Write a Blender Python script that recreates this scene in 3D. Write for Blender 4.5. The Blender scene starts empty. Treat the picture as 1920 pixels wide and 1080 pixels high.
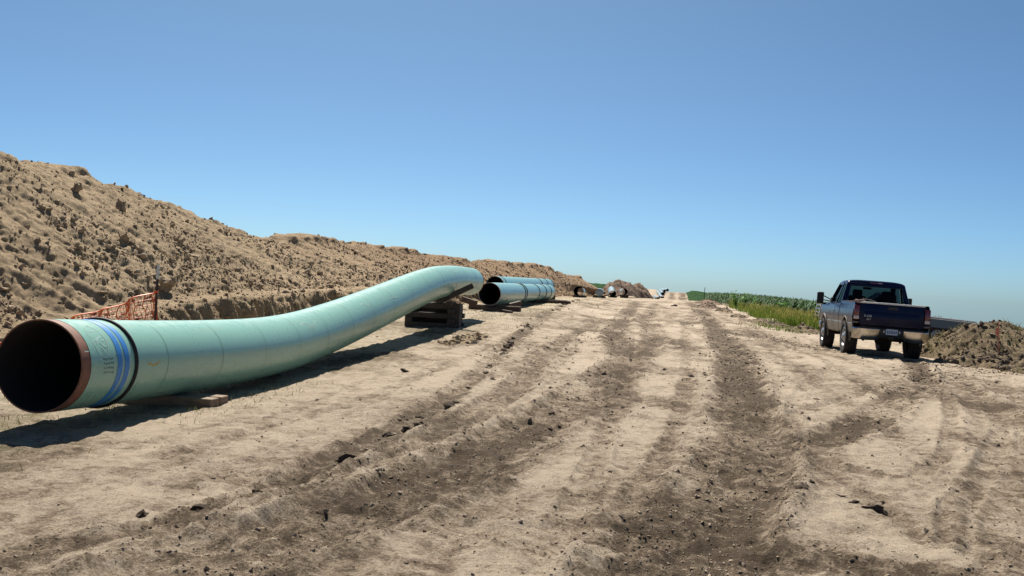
import bpy, bmesh, math, random
import numpy as np
from mathutils import Vector, Matrix, Euler

R = math.radians
scene = bpy.context.scene
COL = scene.collection
rng = np.random.default_rng(7)
random.seed(7)

# ------------------------------------------------------------------ camera
cam_d = bpy.data.cameras.new("camera")
cam_d.sensor_width = 36.0
cam_d.lens = 35.0
cam_d.clip_start = 0.1
cam_d.clip_end = 9000.0
cam = bpy.data.objects.new("camera", cam_d)
COL.objects.link(cam)
CAM_H = 1.65
rot = Matrix.Rotation(R(9.0), 4, 'Z') @ Matrix.Rotation(R(90.0 - 0.558), 4, 'X') @ Matrix.Rotation(R(2.8), 4, 'Z')
cam.matrix_world = Matrix.Translation((0, 0, CAM_H)) @ rot
scene.camera = cam

# ------------------------------------------------------------------ sky and sun
SUN_EL, SUN_AZ = 51.0, -18.0          # azimuth measured clockwise from +Y (the pipeline's direction)
world = bpy.data.worlds.new("World")
scene.world = world
world.use_nodes = True
wn = world.node_tree.nodes
wl = world.node_tree.links
sky = wn.new("ShaderNodeTexSky")
sky.sky_type = 'NISHITA'
sky.sun_disc = False
sky.sun_elevation = R(SUN_EL)
sky.sun_rotation = R(SUN_AZ)
sky.altitude = 2500
sky.air_density = 0.6
sky.dust_density = 6.5
sky.ozone_density = 5.0
bg = wn["Background"]
bg.inputs[1].default_value = 0.061
tint = wn.new("ShaderNodeMix"); tint.data_type = 'RGBA'; tint.blend_type = 'MULTIPLY'
tint.inputs[0].default_value = 1.0; tint.inputs[7].default_value = (0.75, 1.02, 1.03, 1)     # clear blue air, the same over the whole sky
wl.new(sky.outputs[0], tint.inputs[6]); wl.new(tint.outputs[2], bg.inputs[0])

sun_d = bpy.data.lights.new("sun", 'SUN')
sun_d.energy = 5.0
sun_d.angle = R(0.53)
sun_d.color = (1.0, 0.94, 0.84)
sun = bpy.data.objects.new("sun", sun_d)
COL.objects.link(sun)
to_sun = Vector((math.sin(R(SUN_AZ)) * math.cos(R(SUN_EL)), math.cos(R(SUN_AZ)) * math.cos(R(SUN_EL)), math.sin(R(SUN_EL))))
sun.rotation_euler = to_sun.to_track_quat('Z', 'Y').to_euler()
sun.location = (0, 0, 40)

scene.view_settings.view_transform = 'Standard'
scene.view_settings.look = 'None'
scene.view_settings.exposure = 0.78
scene.view_settings.gamma = 1.0
scene.render.engine = 'CYCLES'
scene.cycles.use_denoising = True
scene.cycles.max_bounces = 8

# ------------------------------------------------------------------ noise in numpy
def _hash(ix, iy, seed):
    h = (ix.astype(np.int64) * 374761393 + iy.astype(np.int64) * 668265263 + seed * 982451653) & 0x7fffffff
    h = ((h ^ (h >> 13)) * 1274126177) & 0x7fffffff
    h = (h ^ (h >> 16)) & 0xffff
    return h / 65535.0

def vnoise(x, y, seed=0):
    x = np.asarray(x, float); y = np.asarray(y, float)
    ix = np.floor(x); iy = np.floor(y)
    fx = x - ix; fy = y - iy
    fx = fx * fx * fx * (fx * (fx * 6 - 15) + 10); fy = fy * fy * fy * (fy * (fy * 6 - 15) + 10)
    a = _hash(ix, iy, seed); b = _hash(ix + 1, iy, seed); c = _hash(ix, iy + 1, seed); d = _hash(ix + 1, iy + 1, seed)
    return (a + (b - a) * fx) * (1 - fy) + (c + (d - c) * fx) * fy

def fbm(x, y, octv=4, seed=0, gain=0.5):
    s = 0; a = 1; t = 0
    for o in range(octv):
        s = s + a * vnoise(x * 2 ** o + 17.3 * o, y * 2 ** o - 9.1 * o, seed + o); t += a; a *= gain
    return s / t            # 0..1

def billow(x, y, octv=4, seed=0, gain=0.55):
    s = 0; a = 1; t = 0
    for o in range(octv):
        n = np.abs(2 * vnoise(x * 2 ** o + 7.7 * o, y * 2 ** o + 3.1 * o, seed + o) - 1); s = s + a * n; t += a; a *= gain
    return s / t

def sstep(a, b, x):
    t = np.clip((np.asarray(x, float) - a) / (b - a), 0, 1)
    return t * t * (3 - 2 * t)

# ------------------------------------------------------------------ mesh helpers
def link(o, parent=None):
    COL.objects.link(o)
    if parent is not None:
        o.parent = parent
    return o

def mesh_np(name, V, F, mat, parent=None, smooth=True, attrs=None):
    """V (n,3) array, F (m,3) or (m,4) int array"""
    me = bpy.data.meshes.new(name)
    V = np.asarray(V, np.float32); F = np.asarray(F, np.int32)
    k = F.shape[1]
    me.vertices.add(len(V)); me.vertices.foreach_set("co", V.ravel())
    me.loops.add(F.size); me.loops.foreach_set("vertex_index", F.ravel())
    me.polygons.add(len(F))
    me.polygons.foreach_set("loop_start", np.arange(0, F.size, k, dtype=np.int32))
    me.polygons.foreach_set("loop_total", np.full(len(F), k, np.int32))
    me.update(calc_edges=True)
    me.polygons.foreach_set("use_smooth", np.full(len(F), smooth))
    if attrs:
        for an, av in attrs.items():
            at = me.attributes.new(an, 'FLOAT', 'POINT')
            at.data.foreach_set("value", np.asarray(av, np.float32))
    me.materials.append(mat)
    me.validate()
    o = bpy.data.objects.new(name, me)
    return link(o, parent)

class MB:
    """collects simple shapes and links them as one mesh object"""
    def __init__(self):
        self.bm = bmesh.new()
    def box(self, c, s, bev=0.0, rot=None, seg=2):
        r = bmesh.ops.create_cube(self.bm, size=1.0)
        vs = r['verts']
        bmesh.ops.scale(self.bm, vec=s, verts=vs)
        if bev > 0:
            es = list({e for v in vs for e in v.link_edges})
            rr = bmesh.ops.bevel(self.bm, geom=es, offset=bev, segments=seg, affect='EDGES', profile=0.5)
            vs = list({v for f in rr['faces'] for v in f.verts} | {v for v in vs if v.is_valid})
        if rot is not None:
            bmesh.ops.rotate(self.bm, cent=(0, 0, 0), matrix=rot, verts=vs)
        bmesh.ops.translate(self.bm, vec=c, verts=vs)
        return self
    def quad(self, pts):
        self.bm.faces.new([self.bm.verts.new(p) for p in pts]); return self
    def grid(self, rows):
        vs = [[self.bm.verts.new(p) for p in r] for r in rows]
        for i in range(len(vs) - 1):
            for j in range(len(vs[0]) - 1):
                self.bm.faces.new((vs[i][j], vs[i][j + 1], vs[i + 1][j + 1], vs[i + 1][j]))
        return self
    def lathe(self, prof, axis='X', n=32, c=(0, 0, 0), closed=False):
        rings = []
        for r, a in prof:
            ring = []
            for k in range(n):
                t = 2 * math.pi * k / n
                p = {'X': (a, r * math.cos(t), r * math.sin(t)), 'Y': (r * math.cos(t), a, r * math.sin(t)), 'Z': (r * math.cos(t), r * math.sin(t), a)}[axis]
                ring.append(self.bm.verts.new((p[0] + c[0], p[1] + c[1], p[2] + c[2])))
            rings.append(ring)
        m = len(rings)
        for i in range(m if closed else m - 1):
            a, b = rings[i], rings[(i + 1) % m]
            for k in range(n):
                self.bm.faces.new((a[k], a[(k + 1) % n], b[(k + 1) % n], b[k]))
        if not closed:
            for ring in (rings[0], rings[-1]):
                if (ring[0].co - ring[n // 2].co).length > 1e-4 and prof is not None and self._cap:
                    self.bm.faces.new(ring)
        return self
    _cap = False
    def tube(self, pts, rad, n=8, cap=True):
        pts = [Vector(p) for p in pts]
        rads = rad if isinstance(rad, (list, tuple)) else [rad] * len(pts)
        rings = []; prev = None
        for i, p in enumerate(pts):
            t = (pts[min(i + 1, len(pts) - 1)] - pts[max(i - 1, 0)]).normalized()
            up = prev if prev is not None else (Vector((0, 0, 1)) if abs(t.z) < 0.95 else Vector((1, 0, 0)))
            s = t.cross(up).normalized(); u = s.cross(t).normalized(); prev = u
            rings.append([self.bm.verts.new(p + rads[i] * (math.cos(2 * math.pi * k / n) * s + math.sin(2 * math.pi * k / n) * u)) for k in range(n)])
        for a, b in zip(rings, rings[1:]):
            for k in range(n):
                self.bm.faces.new((a[k], a[(k + 1) % n], b[(k + 1) % n], b[k]))
        if cap:
            self.bm.faces.new(rings[0]); self.bm.faces.new(rings[-1])
        return self
    def build(self, name, mat, parent=None, smooth=False, label=None):
        bmesh.ops.recalc_face_normals(self.bm, faces=self.bm.faces[:])
        me = bpy.data.meshes.new(name)
        self.bm.to_mesh(me); self.bm.free()
        me.polygons.foreach_set("use_smooth", [smooth] * len(me.polygons))
        if smooth:
            try:
                me.set_sharp_from_angle(angle=R(38))
            except Exception:
                pass
        me.materials.append(mat)
        o = bpy.data.objects.new(name, me)
        if label: o["label"] = label
        return link(o, parent)

def tag(o, label=None, cat=None, group=None, kind=None):
    if label: o["label"] = label
    if cat: o["category"] = cat
    if group: o["group"] = group
    if kind: o["kind"] = kind
    return o

def empty(name, loc=(0, 0, 0), rot=(0, 0, 0)):
    o = bpy.data.objects.new(name, None)
    o.location = loc; o.rotation_euler = rot
    o.empty_display_size = 0.2
    return link(o)

# ------------------------------------------------------------------ materials
def new_mat(name):
    m = bpy.data.materials.new(name); m.use_nodes = True
    nt = m.node_tree
    return m, nt, nt.nodes["Principled BSDF"]

def N(nt, typ, **kw):
    n = nt.nodes.new(typ)
    for k, v in kw.items():
        if hasattr(n, k): setattr(n, k, v)
    return n

def ramp(nt, src, stops):
    r = nt.nodes.new("ShaderNodeValToRGB")
    el = r.color_ramp.elements
    while len(el) < len(stops): el.new(0.5)
    for e, (p, c) in zip(el, stops):
        e.position = p; e.color = c if len(c) == 4 else (*c, 1)
    nt.links.new(src, r.inputs[0]); return r

def noise_node(nt, vec, scale, detail=4, rough=0.55, dist=0.0):
    n = nt.nodes.new("ShaderNodeTexNoise")
    n.inputs["Scale"].default_value = scale; n.inputs["Detail"].default_value = detail
    n.inputs["Roughness"].default_value = rough; n.inputs["Distortion"].default_value = dist
    if vec is not None: nt.links.new(vec, n.inputs["Vector"])
    return n

def math_node(nt, op, a, b=None, clamp=False):
    m = nt.nodes.new("ShaderNodeMath"); m.operation = op; m.use_clamp = clamp
    for i, v in enumerate((a, b)):
        if v is None: continue
        if isinstance(v, (int, float)): m.inputs[i].default_value = v
        else: nt.links.new(v, m.inputs[i])
    return m.outputs[0]

def mixc(nt, fac, a, b, blend='MIX'):
    m = nt.nodes.new("ShaderNodeMix"); m.data_type = 'RGBA'; m.blend_type = blend
    for i, v in ((0, fac), (6, a), (7, b)):
        if isinstance(v, (int, float)): m.inputs[i].default_value = v
        elif isinstance(v, tuple): m.inputs[i].default_value = v if len(v) == 4 else (*v, 1)
        else: nt.links.new(v, m.inputs[i])
    return m.outputs[2]

def coords(nt, scale=(1, 1, 1)):
    tc = nt.nodes.new("ShaderNodeTexCoord"); mp = nt.nodes.new("ShaderNodeMapping")
    mp.inputs["Scale"].default_value = scale
    nt.links.new(tc.outputs["Object"], mp.inputs[0]); return mp.outputs[0]

def simple(name, col, rough=0.6, metal=0.0, var=0.25, nscale=6.0, coat=0.0, bump=0.0, bscale=40.0, spec=0.5):
    m, nt, b = new_mat(name)
    v = coords(nt)
    n = noise_node(nt, v, nscale, 5)
    r = ramp(nt, n.outputs[0], [(0.25, tuple(c * (1 - var) for c in col)), (0.75, tuple(min(1, c * (1 + var)) for c in col))])
    nt.links.new(r.outputs[0], b.inputs["Base Color"])
    b.inputs["Roughness"].default_value = rough; b.inputs["Metallic"].default_value = metal
    b.inputs["Coat Weight"].default_value = coat; b.inputs["Specular IOR Level"].default_value = spec
    if bump > 0:
        nb = noise_node(nt, v, bscale, 4); bp = nt.nodes.new("ShaderNodeBump")
        bp.inputs["Distance"].default_value = bump; nt.links.new(nb.outputs[0], bp.inputs["Height"])
        nt.links.new(bp.outputs[0], b.inputs["Normal"])
    return m

M = {}
def make_soil(name, dry, mid, dark, tracks=False, contrast=1.0, bump=0.07, browner=None):
    m, nt, b = new_mat(name)
    v = coords(nt); vs = coords(nt, (1.0, 0.40, 1.0))
    def cen(n, k): return math_node(nt, 'MULTIPLY', math_node(nt, 'SUBTRACT', n.outputs[0], 0.5), k * contrast)
    big = noise_node(nt, vs, 0.5, 5, 0.62, 1.2); med = noise_node(nt, v, 1.9, 6, 0.68, 0.8); fine = noise_node(nt, v, 8, 8, 0.75, 0.3); grit = noise_node(nt, v, 45, 4, 0.75)
    f = math_node(nt, 'ADD', 0.50, cen(big, 0.95))
    f = math_node(nt, 'ADD', f, cen(med, 1.15)); f = math_node(nt, 'ADD', f, cen(fine, 1.5)); f = math_node(nt, 'ADD', f, cen(grit, 1.1))
    if tracks:
        at = nt.nodes.new("ShaderNodeAttribute"); at.attribute_name = "track"
        f = math_node(nt, 'SUBTRACT', f, math_node(nt, 'MULTIPLY', at.outputs["Fac"], 0.50))
        bright = nt.nodes.new("ShaderNodeAttribute"); bright.attribute_name = "crust"
        f = math_node(nt, 'ADD', f, math_node(nt, 'MULTIPLY', bright.outputs["Fac"], 0.20))
    r = ramp(nt, f, [(0.02, dark), (0.30, mid), (0.58, dry), (0.90, tuple(min(1, c * 1.22) for c in dry))])
    colr = r.outputs[0]
    if tracks:
        ga = nt.nodes.new("ShaderNodeAttribute"); ga.attribute_name = "green"
        gn = noise_node(nt, v, 3, 7, 0.75)
        gf = math_node(nt, 'MULTIPLY', ga.outputs["Fac"], math_node(nt, 'MULTIPLY', math_node(nt, 'SUBTRACT', gn.outputs[0], 0.44), 3.5, True), True)
        colr = mixc(nt, gf, colr, (0.20, 0.19, 0.085))
    if browner:       # further along the ditch the diggers turned up browner subsoil
        sp = nt.nodes.new("ShaderNodeSeparateXYZ"); nt.links.new(v, sp.inputs[0])
        yy = math_node(nt, 'ADD', sp.outputs[1], math_node(nt, 'MULTIPLY', math_node(nt, 'SUBTRACT', big.outputs[0], 0.5), 30.0))
        mr = nt.nodes.new("ShaderNodeMapRange"); nt.links.new(yy, mr.inputs[0])
        mr.inputs[1].default_value = browner[0]; mr.inputs[2].default_value = browner[1]
        colr = mixc(nt, mr.outputs[0], colr, mixc(nt, 1.0, colr, browner[2], 'MULTIPLY'))
    nt.links.new(colr, b.inputs["Base Color"])
    b.inputs["Roughness"].default_value = 0.95
    b.inputs["Specular IOR Level"].default_value = 0.12
    b1 = nt.nodes.new("ShaderNodeBump"); b1.inputs["Distance"].default_value = bump; b1.inputs["Strength"].default_value = 1.0
    nt.links.new(fine.outputs[0], b1.inputs["Height"])
    b2 = nt.nodes.new("ShaderNodeBump"); b2.inputs["Distance"].default_value = 0.026; b2.inputs["Strength"].default_value = 1.0
    nt.links.new(grit.outputs[0], b2.inputs["Height"]); nt.links.new(b1.outputs[0], b2.inputs["Normal"])
    nt.links.new(b2.outputs[0], b.inputs["Normal"])
    return m
M['ground'] = make_soil("road_soil", (0.445, 0.36, 0.27), (0.268, 0.203, 0.141), (0.108, 0.078, 0.052), True, contrast=1.2)
M['spoil'] = make_soil("spoil_soil", (0.385, 0.286, 0.18), (0.305, 0.224, 0.138), (0.18, 0.131, 0.083), contrast=0.85, bump=0.06, browner=(34, 62, (0.74, 0.66, 0.62)))
M['spoil_far'] = make_soil("far_spoil_soil", (0.21, 0.145, 0.105), (0.16, 0.11, 0.078), (0.10, 0.068, 0.05))
M['topsoil'] = make_soil("topsoil", (0.215, 0.162, 0.10), (0.135, 0.10, 0.062), (0.055, 0.041, 0.027))
M['clod'] = simple("clod_soil", (0.33, 0.255, 0.172), 0.95, 0, 0.35, 3, bump=0.03, bscale=14, spec=0.1)
M['dark_clod'] = simple("dark_clod_soil", (0.12, 0.091, 0.068), 0.95, 0, 0.35, 4, bump=0.03, bscale=18, spec=0.1)
M['clod_brown'] = simple("brown_clod_soil", (0.24, 0.172, 0.113), 0.95, 0, 0.35, 3, bump=0.03, bscale=14, spec=0.1)
M['churned'] = simple("churned_brown_soil", (0.185, 0.14, 0.10), 0.95, 0, 0.4, 3, bump=0.02, bscale=30, spec=0.1)
M['clod_far'] = simple("far_clod_soil", (0.18, 0.124, 0.09), 0.95, 0, 0.3, 3, spec=0.1)
M['crumb'] = simple("crumb_soil", (0.29, 0.228, 0.165), 0.95, 0, 0.5, 1.3, bump=0.02, bscale=30, spec=0.1)

def make_pipe_mat(name, base, dust=(0.34, 0.36, 0.27)):
    m, nt, b = new_mat(name)
    v = coords(nt)
    n1 = noise_node(nt, v, 1.1, 5, 0.6); n2 = noise_node(nt, v, 9, 6, 0.65); n3 = noise_node(nt, v, 70, 3, 0.6)
    c = mixc(nt, math_node(nt, 'MULTIPLY', n1.outputs[0], 0.35), base, tuple(min(1, x * 1.15) for x in base))
    scuff = ramp(nt, n2.outputs[0], [(0.60, (0, 0, 0)), (0.80, (1, 1, 1))])
    c = mixc(nt, math_node(nt, 'MULTIPLY', scuff.outputs[0], 0.4), c, dust)
    n4 = noise_node(nt, coords(nt, (7.0, 0.35, 7.0)), 1.3, 6, 0.7)
    streak = ramp(nt, n4.outputs[0], [(0.56, (0, 0, 0)), (0.72, (1, 1, 1))])
    c = mixc(nt, math_node(nt, 'MULTIPLY', streak.outputs[0], 0.30), c, dust)
    n5 = noise_node(nt, v, 3.2, 8, 0.78, 0.6); mud = ramp(nt, n5.outputs[0], [(0.66, (0, 0, 0)), (0.72, (1, 1, 1))])
    c = mixc(nt, math_node(nt, 'MULTIPLY', mud.outputs[0], 0.35), c, (0.27, 0.22, 0.15))
    grime = ramp(nt, n3.outputs[0], [(0.30, (0.8, 0.8, 0.78)), (0.5, (1, 1, 1))])
    c = mixc(nt, 0.5, c, grime.outputs[0], 'MULTIPLY')
    nt.links.new(c, b.inputs["Base Color"])
    rr = ramp(nt, n2.outputs[0], [(0.3, (0.24,) * 3), (0.7, (0.38,) * 3)])
    nt.links.new(rr.outputs[0], b.inputs["Roughness"])
    return m
M['pipe'] = make_pipe_mat("green_epoxy_coating", (0.225, 0.425, 0.345))
M['pipe_blue'] = make_pipe_mat("blue_green_epoxy_coating", (0.19, 0.37, 0.35))
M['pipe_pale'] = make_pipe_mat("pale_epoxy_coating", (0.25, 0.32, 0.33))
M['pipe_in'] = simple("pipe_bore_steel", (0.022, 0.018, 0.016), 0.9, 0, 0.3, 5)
M['rust'] = simple("bare_rusty_steel", (0.17, 0.068, 0.038), 0.7, 0, 0.3, 14, bump=0.003, bscale=60)
M['rubber'] = simple("black_rubber", (0.012, 0.012, 0.013), 0.7, 0, 0.3, 10)
M['blue_paint'] = simple("blue_stripe_paint", (0.022, 0.19, 0.52), 0.5, 0, 0.2, 20)
M['chalk'] = simple("white_chalk", (0.36, 0.52, 0.47), 0.9, 0, 0.2, 60)
M['yellow_chalk'] = simple("yellow_crayon", (0.55, 0.38, 0.05), 0.8, 0, 0.15, 40)
M['stamp'] = simple("black_stencil_ink", (0.05, 0.075, 0.06), 0.8, 0, 0.5, 30)
M['seam'] = simple("seam_line", (0.12, 0.23, 0.19), 0.6, 0, 0.3, 20)
M['pale_rim'] = simple("ground_pipe_rim", (0.42, 0.36, 0.31), 0.6, 0, 0.2, 20)

def make_wood(name, base, dark):
    m, nt, b = new_mat(name)
    v = coords(nt, (2.0, 30.0, 30.0)); v2 = coords(nt)
    n1 = noise_node(nt, v, 1.6, 6, 0.65, 0.6); n2 = noise_node(nt, v2, 5, 4)
    r = ramp(nt, n1.outputs[0], [(0.3, dark), (0.65, base)])
    c = mixc(nt, 0.5, r.outputs[0], ramp(nt, n2.outputs[0], [(0.3, (0.6, 0.57, 0.52)), (0.7, (1, 1, 1))]).outputs[0], 'MULTIPLY')
    nt.links.new(c, b.inputs["Base Color"]); b.inputs["Roughness"].default_value = 0.85
    bp = nt.nodes.new("ShaderNodeBump"); bp.inputs["Distance"].default_value = 0.006
    nt.links.new(n1.outputs[0], bp.inputs["Height"]); nt.links.new(bp.outputs[0], b.inputs["Normal"])
    return m
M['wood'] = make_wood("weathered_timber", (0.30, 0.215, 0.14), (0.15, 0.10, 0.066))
M['wood_crib_shaded'] = make_wood("shaded_brown_timber", (0.088, 0.074, 0.058), (0.042, 0.034, 0.027))  # brown wood darkened so its colour carries the shade under the pipe
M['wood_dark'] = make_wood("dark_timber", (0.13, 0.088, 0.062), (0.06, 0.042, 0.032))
M['orange'] = simple("orange_plastic_mesh", (0.88, 0.13, 0.02), 0.5, 0, 0.25, 8)
M['post'] = simple("dark_painted_post", (0.05, 0.028, 0.026), 0.6, 0, 0.3, 20)
M['white_paint'] = simple("white_post_paint", (0.62, 0.62, 0.60), 0.6, 0, 0.15, 20)
M['stake_orange'] = simple("orange_stake_paint", (0.72, 0.20, 0.12), 0.6, 0, 0.15, 20)

def make_leaf(name, c1, c2, trans=0.25):
    m, nt, b = new_mat(name)
    v = coords(nt); n = noise_node(nt, v, 0.35, 4, 0.7); n2 = noise_node(nt, v, 6, 3)
    f = math_node(nt, 'ADD', math_node(nt, 'MULTIPLY', n.outputs[0], 0.6), math_node(nt, 'MULTIPLY', n2.outputs[0], 0.4))
    r = ramp(nt, f, [(0.35, c1), (0.65, c2)])
    nt.links.new(r.outputs[0], b.inputs["Base Color"]); b.inputs["Roughness"].default_value = 0.6
    b.inputs["Specular IOR Level"].default_value = 0.08
    tr = nt.nodes.new("ShaderNodeBsdfTranslucent"); nt.links.new(r.outputs[0], tr.inputs[0])
    mx = nt.nodes.new("ShaderNodeMixShader"); mx.inputs[0].default_value = trans
    out = nt.nodes["Material Output"]
    nt.links.new(b.outputs[0], mx.inputs[1]); nt.links.new(tr.outputs[0], mx.inputs[2]); nt.links.new(mx.outputs[0], out.inputs[0])
    return m
M['corn'] = make_leaf("corn_leaves", (0.022, 0.066, 0.016), (0.044, 0.108, 0.026))
M['tassel'] = make_leaf("corn_tassels", (0.10, 0.12, 0.055), (0.15, 0.16, 0.08))
M['grass'] = make_leaf("tall_grass_leaves", (0.12, 0.20, 0.035), (0.21, 0.26, 0.05))
M['grass_tip'] = make_leaf("grass_seed_heads", (0.33, 0.30, 0.09), (0.42, 0.36, 0.12))
M['weed'] = make_leaf("weed_leaves", (0.10, 0.24, 0.04), (0.17, 0.33, 0.07))
M['stubble'] = make_leaf("stubble_grass", (0.16, 0.17, 0.06), (0.30, 0.26, 0.13))
M['canopy'] = simple("far_crop_canopy", (0.024, 0.06, 0.018), 1.0, 0, 0.5, 0.25, bump=0.3, bscale=1.4, spec=0.05)

def paint(name, col, rough=0.22, metal=0.0, spec=0.28, coat=0.06):
    m, nt, b = new_mat(name)
    v = coords(nt); n = noise_node(nt, v, 3.5, 6, 0.65)
    sep = nt.nodes.new("ShaderNodeSeparateXYZ"); tc = nt.nodes.new("ShaderNodeTexCoord"); nt.links.new(tc.outputs["Object"], sep.inputs[0])
    dustf = math_node(nt, 'MULTIPLY', math_node(nt, 'SUBTRACT', n.outputs[0], 0.40), 0.06, True)
    c = mixc(nt, dustf, col, (0.22, 0.17, 0.12))
    nt.links.new(c, b.inputs["Base Color"])
    rr = math_node(nt, 'ADD', math_node(nt, 'MULTIPLY', n.outputs[0], 0.25), rough - 0.1, True)
    nt.links.new(rr, b.inputs["Roughness"])
    b.inputs["Metallic"].default_value = metal; b.inputs["Coat Weight"].default_value = coat; b.inputs["Specular IOR Level"].default_value = spec; b.inputs["Coat Roughness"].default_value = 0.08
    return m
M['navy'] = paint("navy_car_paint", (0.002, 0.006, 0.034), spec=0.18, coat=0.03)
M['silver_tan'] = paint("silver_tan_car_paint", (0.15, 0.13, 0.108), 0.35, 0.1)
M['chrome'] = simple("chrome", (0.50, 0.48, 0.45), 0.2, 1.0, 0.1, 8)
M['black'] = simple("black_plastic", (0.012, 0.012, 0.013), 0.55, 0, 0.3, 12)
M['under'] = simple("dusty_chassis", (0.025, 0.021, 0.018), 0.85, 0, 0.4, 8)
M['tyre'] = simple("dusty_tyre_rubber", (0.022, 0.020, 0.019), 0.85, 0, 0.4, 9, bump=0.01, bscale=30)
M['alloy'] = simple("dull_alloy", (0.42, 0.42, 0.41), 0.4, 0.7, 0.15, 12)
M['red_lens'] = simple("red_lens", (0.12, 0.004, 0.006), 0.25, 0, 0.2, 30, coat=0.6)
M['clear_lens'] = simple("clear_lens", (0.5, 0.47, 0.45), 0.2, 0, 0.15, 30, coat=0.6)
M['rail_cap'] = simple("glint_paled_cap", (0.66, 0.65, 0.63), 0.4, 0.0, 0.1, 20)  # light grey cap, paled further to paint in the sun glint
M['badge'] = simple("silver_badge", (0.55, 0.53, 0.50), 0.35, 0.5, 0.1, 20)
M['plate'] = simple("pale_number_plate", (0.40, 0.47, 0.56), 0.5, 0, 0.1, 20)
M['plate_ink'] = simple("plate_ink", (0.06, 0.09, 0.2), 0.6, 0, 0.1, 20)
M['seat'] = simple("grey_seat_cloth", (0.03, 0.03, 0.032), 0.9, 0, 0.2, 20)
M['rope'] = simple("tan_strap", (0.34, 0.24, 0.19), 0.85, 0, 0.3, 30)
M['steel_blue'] = paint("blue_grey_bed_paint", (0.07, 0.10, 0.135), 0.4)
M['steel_rail'] = simple("bright_bed_rail", (0.55, 0.56, 0.57), 0.35, 0.6, 0.1, 10)
def make_glass(name, tint, mixf):
    m, nt, b = new_mat(name)
    v = coords(nt); n = noise_node(nt, v, 4, 4)
    b.inputs["Base Color"].default_value = (0.01, 0.012, 0.014, 1); b.inputs["Roughness"].default_value = 0.04
    rr = math_node(nt, 'MULTIPLY', n.outputs[0], 0.08); nt.links.new(rr, b.inputs["Roughness"])
    tr = nt.nodes.new("ShaderNodeBsdfTransparent"); tr.inputs[0].default_value = (*tint, 1)
    mx = nt.nodes.new("ShaderNodeMixShader"); mx.inputs[0].default_value = mixf
    out = nt.nodes["Material Output"]
    nt.links.new(b.outputs[0], mx.inputs[1]); nt.links.new(tr.outputs[0], mx.inputs[2]); nt.links.new(mx.outputs[0], out.inputs[0])
    return m
M['glass'] = make_glass("tinted_glass", (0.20, 0.28, 0.30), 0.85)

# ------------------------------------------------------------------ terrain height
def base_z(x, y):
    x = np.asarray(x, float); y = np.asarray(y, float)
    yc = [-4000, -50, 0, 60, 110, 128, 160, 220, 285, 330, 380, 500, 1000, 6000]
    zc = [-40, 0, 0, 0.04, 0.05, -0.08, -2.0, -4.4, -2.3, -0.45, -0.6, -3, -14, -120]
    yl = [-4000, -50, 0, 8, 11, 14, 18, 24, 29, 40, 60, 88, 112, 125, 140, 165, 200, 240, 285, 330, 380, 500, 1000, 6000]
    zl = [-40, -0.05, -0.08, -0.06, -0.10, -0.14, -0.08, 0.03, 0.15, 0.32, 0.30, 0.24, -0.10, -0.17, -0.35, -0.25, -2.4, -3.6, -1.8, 0.2, 0.1, -2.5, -13, -120]
    c = np.interp(y, yc, zc); l = np.interp(y, yl, zl)
    w = sstep(2.5, 6.0, -x)
    z = c * (1 - w) + l * w
    z = z + np.where(x < -24, 0.04 * (-x - 24), 0)  * sstep(10, 60, np.abs(y) + 20)
    drop = np.clip(x - 8, 0, None)
    z = z - np.minimum(drop, 400) * (0.03 + 0.065 * sstep(22, 45, y))
    # levelled stand of the parked truck
    tw = np.exp(-(((x - 5.9) / 2.6) ** 2) ** 2 - (((y - 30.8) / 4.0) ** 2) ** 2)
    z = z * (1 - tw) + tw * (-0.012 - 0.030 * (x - 5.05) - 0.008 * (y - 29.2))
    return z

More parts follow.
